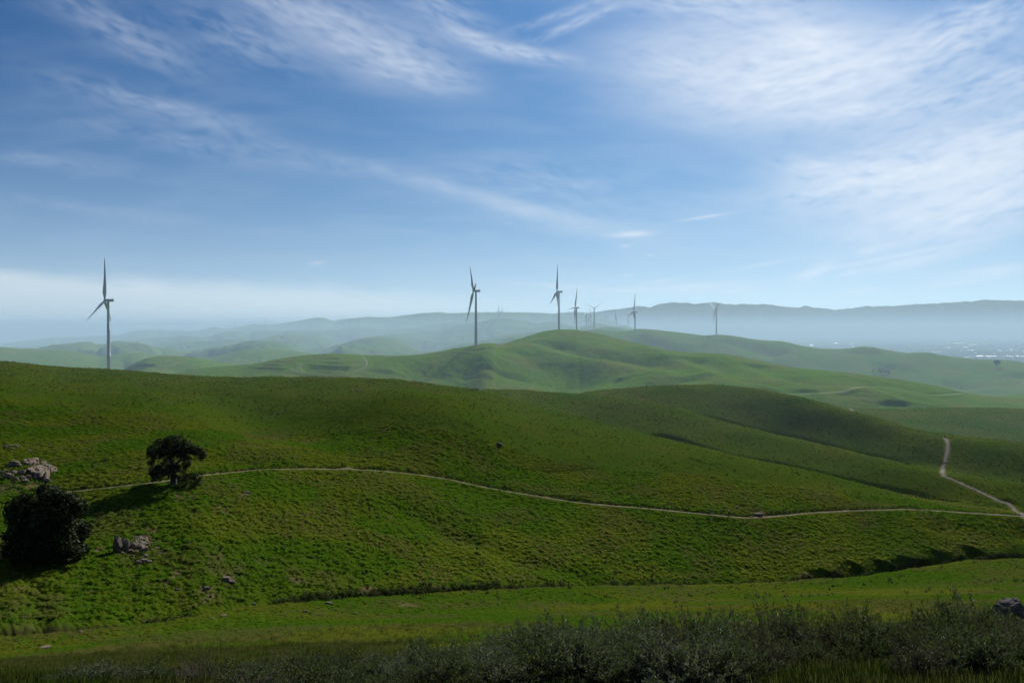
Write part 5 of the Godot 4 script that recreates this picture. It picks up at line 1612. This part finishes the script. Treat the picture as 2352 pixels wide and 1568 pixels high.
# ---------------------------------------------------------------- the valley town and small far things
func build_valley() -> void:
	m.roof = paint(Color(0.80, 0.80, 0.78), 0.45)
	m.wall = paint(Color(0.34, 0.33, 0.31), 0.8)
	var k := Vector2(0.12109, 0.12109)
	var far := "pale-roofed buildings in the hazy valley"
	var n := 0
	for b in [[1890, 493, 70, 20], [2060, 498, 130, 10], [2230, 502, 90, 10], [2335, 503, 40, 8], [1520, 608, 170, 18], [1715, 613, 190, 18], [1960, 608, 60, 8], [2070, 608, 130, 12], [2280, 608, 150, 12], [2030, 655, 150, 6], [2200, 657, 160, 8], [1110, 357, 170, 6], [1375, 372, 60, 8], [1595, 377, 60, 8], [1755, 363, 50, 5], [2085, 337, 30, 8], [2090, 390, 50, 6], [2100, 463, 90, 8], [1310, 493, 200, 6], [1240, 432, 90, 7], [905, 437, 50, 8], [825, 485, 40, 6], [740, 518, 50, 5], [650, 515, 60, 5], [800, 500, 70, 5], [945, 485, 35, 5], [1440, 535, 60, 8], [1640, 553, 40, 5], [1530, 588, 70, 5], [1150, 493, 50, 6], [300, 139, 35, 8], [750, 172, 35, 8], [713, 349, 35, 5], [100, 420, 30, 4], [15, 422, 30, 4], [1425, 475, 20, 6], [1770, 450, 10, 10], [960, 577, 14, 8], [1730, 463, 20, 5], [2320, 545, 40, 6], [1270, 618, 90, 5], [1870, 548, 30, 8], [1070, 475, 36, 5], [1180, 525, 50, 4], [1500, 500, 40, 4], [1980, 352, 40, 5], [2240, 437, 50, 4], [2065, 375, 36, 5], [1330, 378, 30, 5], [1850, 590, 40, 5]]:
		place(2067.1 + b[0] * k.x, 746.5 + b[1] * k.y, b[2] * k.x, b[3] * k.y, far)
		n += 1
	# the dotted rows of many small roofs
	for i in 26:
		for r in 2:
			place(2067.1 + (1840 + i * 15.5) * k.x, 746.5 + (566 + r * 10 + i * 0.45) * k.y, 1.0, 0.55, "rows of small pale roofs in the valley")
	for b in [[1862, 793.6, 9, 0.9], [1957, 789, 8, 0.9], [1958, 797.4, 5, 0.9], [1940, 799, 4, 0.8], [1786, 764.5, 4, 0.7], [1761.5, 761.5, 3, 0.6], [1866.7, 757, 3, 0.6], [2034.7, 771.5, 6, 0.7], [1800, 785.2, 4, 0.6], [1921, 789, 8, 0.8], [2002, 761, 3, 0.5], [1925, 780, 6, 0.5], [1900, 772, 4, 0.5]]:
		place(b[0], b[1], b[2], b[3], "lone pale farm roofs in the hazy valley")
	# trees of the town and of the field edges: one far mass
	rng.seed = 17
	var L := Leaves.new()
	for i in 26:
		var d := rand_dir()
		d.y = absf(d.y) * 1.2
		var al := rand_dir()
		L.leaf(d * Vector3(0.42, 0.75, 0.42) + Vector3(0, 0.15, 0), al * 0.55, al.cross(rand_dir()).normalized() * 0.45, Color.WHITE, d.normalized())
	var where: Array[Transform3D] = []
	var tint: Array[Color] = []
	var clump := noise(63, 0.0022, 2)
	while where.size() < 5200:
		var px := 0.0
		var py := 0.0
		var z := 0.0
		if where.size() < 4300:
			px = rng.randf_range(1840, 2420)
			py = rng.randf_range(786, 838)
			if rng.randf() > smoothstep(1850.0, 2160.0, px + (py - 800.0) * 3.0) * 0.9 + 0.06: continue
		elif where.size() < 4700:
			px = rng.randf_range(1850, 2140)
			py = 796.5 + 2.2 * sin(px * 0.021) + rng.randf_range(-0.5, 0.5)
		else:
			px = rng.randf_range(1670, 2352)
			py = rng.randf_range(765, 800)
		var s := sight(px, py)
		z = -200.0 / s.y
		if z < 3500.0 or z > 14000.0: continue
		var x := s.x * z
		if clump.get_noise_2d(x, z) < -0.1: continue
		var h := rng.randf_range(7.0, 15.0)
		where.append(Transform3D(Basis(Vector3.UP, rng.randf() * TAU).scaled(Vector3(h * 1.1, h, h * 1.1)), on_land(x, -z, -1.0)))
		tint.append(Color(0.022, 0.034, 0.016).lerp(Color(0.04, 0.05, 0.024), rng.randf()))
	scatter("treeline", "dark trees of the valley town and along its field edges", L.mesh(), m.leaf, where, tint)
	var pale := paint(Color(0.34, 0.33, 0.30), 0.9)
	tag(part("road", strip(trace([[2172.5, 793.5], [2176, 788.5], [2180.5, 781]], 60.0, 3000.0), 14.0, 1.5, 0.2), pale), "pale straight road across the valley floor by the town", "road", "", "structure")
	tag(part("road", strip(trace([[2193, 780], [2199, 776.5], [2203.5, 771]], 80.0, 3000.0), 14.0, 1.5, 0.2), pale), "farther pale stretch of the valley road", "road", "", "structure")
	# the small mast with its fenced platform on the terraced hill
	var p := spot(744.5, 815.5, 800.0, 1600.0)
	var t := thing("weather_mast", "small mast with a fenced platform on the terraced part of the middle hill", "mast", p)
	var st := begin()
	ring_tube(st, PackedVector3Array([Vector3(0, -0.5, 0), Vector3(0, 5.6, 0)]), PackedFloat32Array([0.16, 0.10]), 8)
	part("pole", done(st), m.grey, t)
	st = begin(false)
	crate(st, Vector3(0, 4.6, 0), Vector3(0.8, 1.5, 0.8), 0.25)
	part("sensor_head", done(st), m.grey, t)
	st = begin(false)
	crate(st, Vector3(1.6, 1.5, 0), Vector3(6.4, 0.7, 2.4), 0.1)
	part("platform", done(st), m.grey, t)
	for q in [[-1.4, -1.0], [-1.4, 1.0], [4.6, -1.0], [4.6, 1.0], [1.6, -1.0], [1.6, 1.0]]:
		st = begin(false)
		crate(st, Vector3(q[0], 0.5, q[1]), Vector3(0.2, 1.6, 0.2), 0.03)
		part("leg", done(st), m.grey, t)
	# the white-topped tank on the long ridge
	p = spot(1954, 857, 800.0, 1400.0)
	t = thing("water_tank", "small low tank with a bright white top on the long right ridge", "tank", p, "", 0.3)
	st = begin()
	var rings := []
	for q in [[-0.4, 2.0], [0.7, 2.0], [0.75, 1.95]]:
		var ring := PackedVector3Array()
		for i in 20: ring.append(Vector3(cos(TAU * i / 20.0) * q[1], q[0], sin(TAU * i / 20.0) * q[1]))
		rings.append(ring)
	loft(st, rings)
	part("wall", done(st), m.grey, t)
	st = begin()
	rings = []
	for q in [[0.76, 2.15], [0.92, 2.15], [1.25, 1.2], [1.35, 0.2]]:
		var ring := PackedVector3Array()
		for i in 20: ring.append(Vector3(cos(TAU * i / 20.0) * q[1], q[0], sin(TAU * i / 20.0) * q[1]))
		rings.append(ring)
	loft(st, rings)
	part("lid", done(st), paint(Color(0.5, 0.5, 0.5), 0.9), t)
	# trail posts
	for q in [[2159, 1168, "thin dark post beside the trail before the stony road"], [2342, 1186, "thin dark post where the trail meets the stony road"]]:
		p = spot(q[0], q[1], 180.0, 320.0)
		t = thing("trail_post", q[2], "post", p, "trail posts")
		st = begin(false)
		crate(st, Vector3(0, 0.6, 0), Vector3(0.14, 1.8, 0.14), 0.02)
		part("post", done(st), m.bark, t)
		st = begin(false)
		crate(st, Vector3(0, 1.25, 0.085), Vector3(0.2, 0.26, 0.02), 0.005)
		part("marker", done(st), m.grey, t)
	# a light aircraft low over the valley
	t = thing("airplane", "tiny dark airplane under the clouds at the right", "airplane", at_depth(2015, 492, 3400.0), "", 1.4)
	st = begin()
	var pts := PackedVector3Array()
	for z in [-5.0, -4.2, -1.5, 1.5, 5.0]: pts.append(Vector3(0, 0, z))
	ring_tube(st, pts, PackedFloat32Array([0.25, 0.7, 0.85, 0.7, 0.2]), 10)
	part("fuselage", done(st), m.grey, t)
	st = begin(false)
	crate(st, Vector3(0, 0.6, -1.2), Vector3(13.0, 0.22, 1.7), 0.08)
	part("wing", done(st), m.grey, t)
	st = begin(false)
	crate(st, Vector3(0, 0.2, 4.6), Vector3(4.0, 0.14, 1.0), 0.05)
	crate(st, Vector3(0, 0.9, 4.7), Vector3(0.14, 1.5, 1.0), 0.05)
	part("tail", done(st), m.grey, t)

func place(px: float, py: float, w: float, h: float, group: String) -> void:
	var s := sight(px, py)
	var z := -200.0 / s.y
	if z < 3000.0 or z > 15500.0: return
	var unit := z / FOCAL
	var p := on_land(s.x * z, -z)
	var wide := maxf(w * unit, 6.0)
	var deep := clampf(h * unit / maxf(-s.y, 0.012) * 0.35, 10.0, 90.0)
	var tall := clampf(wide * 0.12, 4.0, 9.0)
	var label: String = {"pale-roofed buildings in the hazy valley": "long pale-roofed building in the hazy valley town", "rows of small pale roofs in the valley": "tiny pale-roofed building in the dotted rows at the town's edge"}.get(group, "lone pale-roofed farm building in the hazy valley fields")
	var t := thing("valley_building", label, "building", p, group, rng.randf_range(-0.15, 0.15))
	var st := begin(false)
	crate(st, Vector3(0, tall * 0.5 - 1.0, 0), Vector3(wide, tall + 2.0, deep), 0.1)
	part("wall", done(st), m.wall, t)
	st = begin(false)
	var x := wide * 0.5 + 0.4
	var d := deep * 0.5 + 0.4
	var up := tall + minf(deep * 0.08, 3.0)
	loft(st, [PackedVector3Array([Vector3(-x, tall + 0.02, -d), Vector3(-x, up, 0), Vector3(-x, tall + 0.02, d)]), PackedVector3Array([Vector3(x, tall + 0.02, -d), Vector3(x, up, 0), Vector3(x, tall + 0.02, d)])])
	part("roof", done(st), m.roof, t)

# ---------------------------------------------------------------- everything
func _ready() -> void:
	rng.seed = 7
	var cam := Camera3D.new()
	cam.name = "camera"
	cam.fov = rad_to_deg(2.0 * atan(784.0 / FOCAL))
	cam.near = 0.1
	cam.far = 60000.0
	cam.rotation.x = -TIP
	add_child(cam)
	var env := Environment.new()
	env.background_mode = Environment.BG_SKY
	var sky := Sky.new()
	var pano := PanoramaSkyMaterial.new()
	pano.panorama = build_sky()
	sky.sky_material = pano
	env.sky = sky
	env.tonemap_mode = Environment.TONE_MAPPER_LINEAR
	env.tonemap_exposure = 1.45
	env.volumetric_fog_enabled = true
	env.volumetric_fog_density = 0.000012
	env.volumetric_fog_albedo = Color(0.62, 0.84, 1.0).linear_to_srgb()
	env.volumetric_fog_anisotropy = 0.55
	env.volumetric_fog_length = 1024.0
	env.sdfgi_enabled = true
	env.ssao_enabled = true
	env.ssil_enabled = true
	var we := WorldEnvironment.new()
	we.name = "air"
	we.environment = env
	add_child(we)
	var sun := DirectionalLight3D.new()
	sun.name = "sun"
	sun.light_energy = 1.6
	sun.light_color = Color(1.0, 0.975, 0.93)
	sun.light_angular_distance = 0.5
	sun.shadow_enabled = true
	sun.rotation_degrees = Vector3(-SUN_EL, 180.0 - SUN_AZ, 0)
	add_child(sun)
	noises.patch = noise(31, 0.35, 2)
	build_land()
	shape_land()
	land_mesh()
	build_tracks()
	build_turbines()
	build_trees()
	build_rocks()
	build_people()
	build_valley()
	build_shrubs()
	build_grass()
	# valley haze in four layers, thinner upwards, from behind the near crest
	var damp := FogMaterial.new()
	damp.albedo = Color(0.58, 0.84, 1.0).linear_to_srgb()
	damp.density = 0.000043
	for top in [20.0, 60.0, 110.0, 165.0]:
		var mist := FogVolume.new()
		mist.name = numbered("haze_layer")
		mist.shape = RenderingServer.FOG_VOLUME_SHAPE_BOX
		mist.size = Vector3(52000.0 + top, 640.0, 25400.0 + top)
		mist.position = Vector3(0, top - 320.0, -330.0 - 12700.0)
		mist.material = damp
		tag(mist, "", "", "", "stuff")
		add_child(mist)
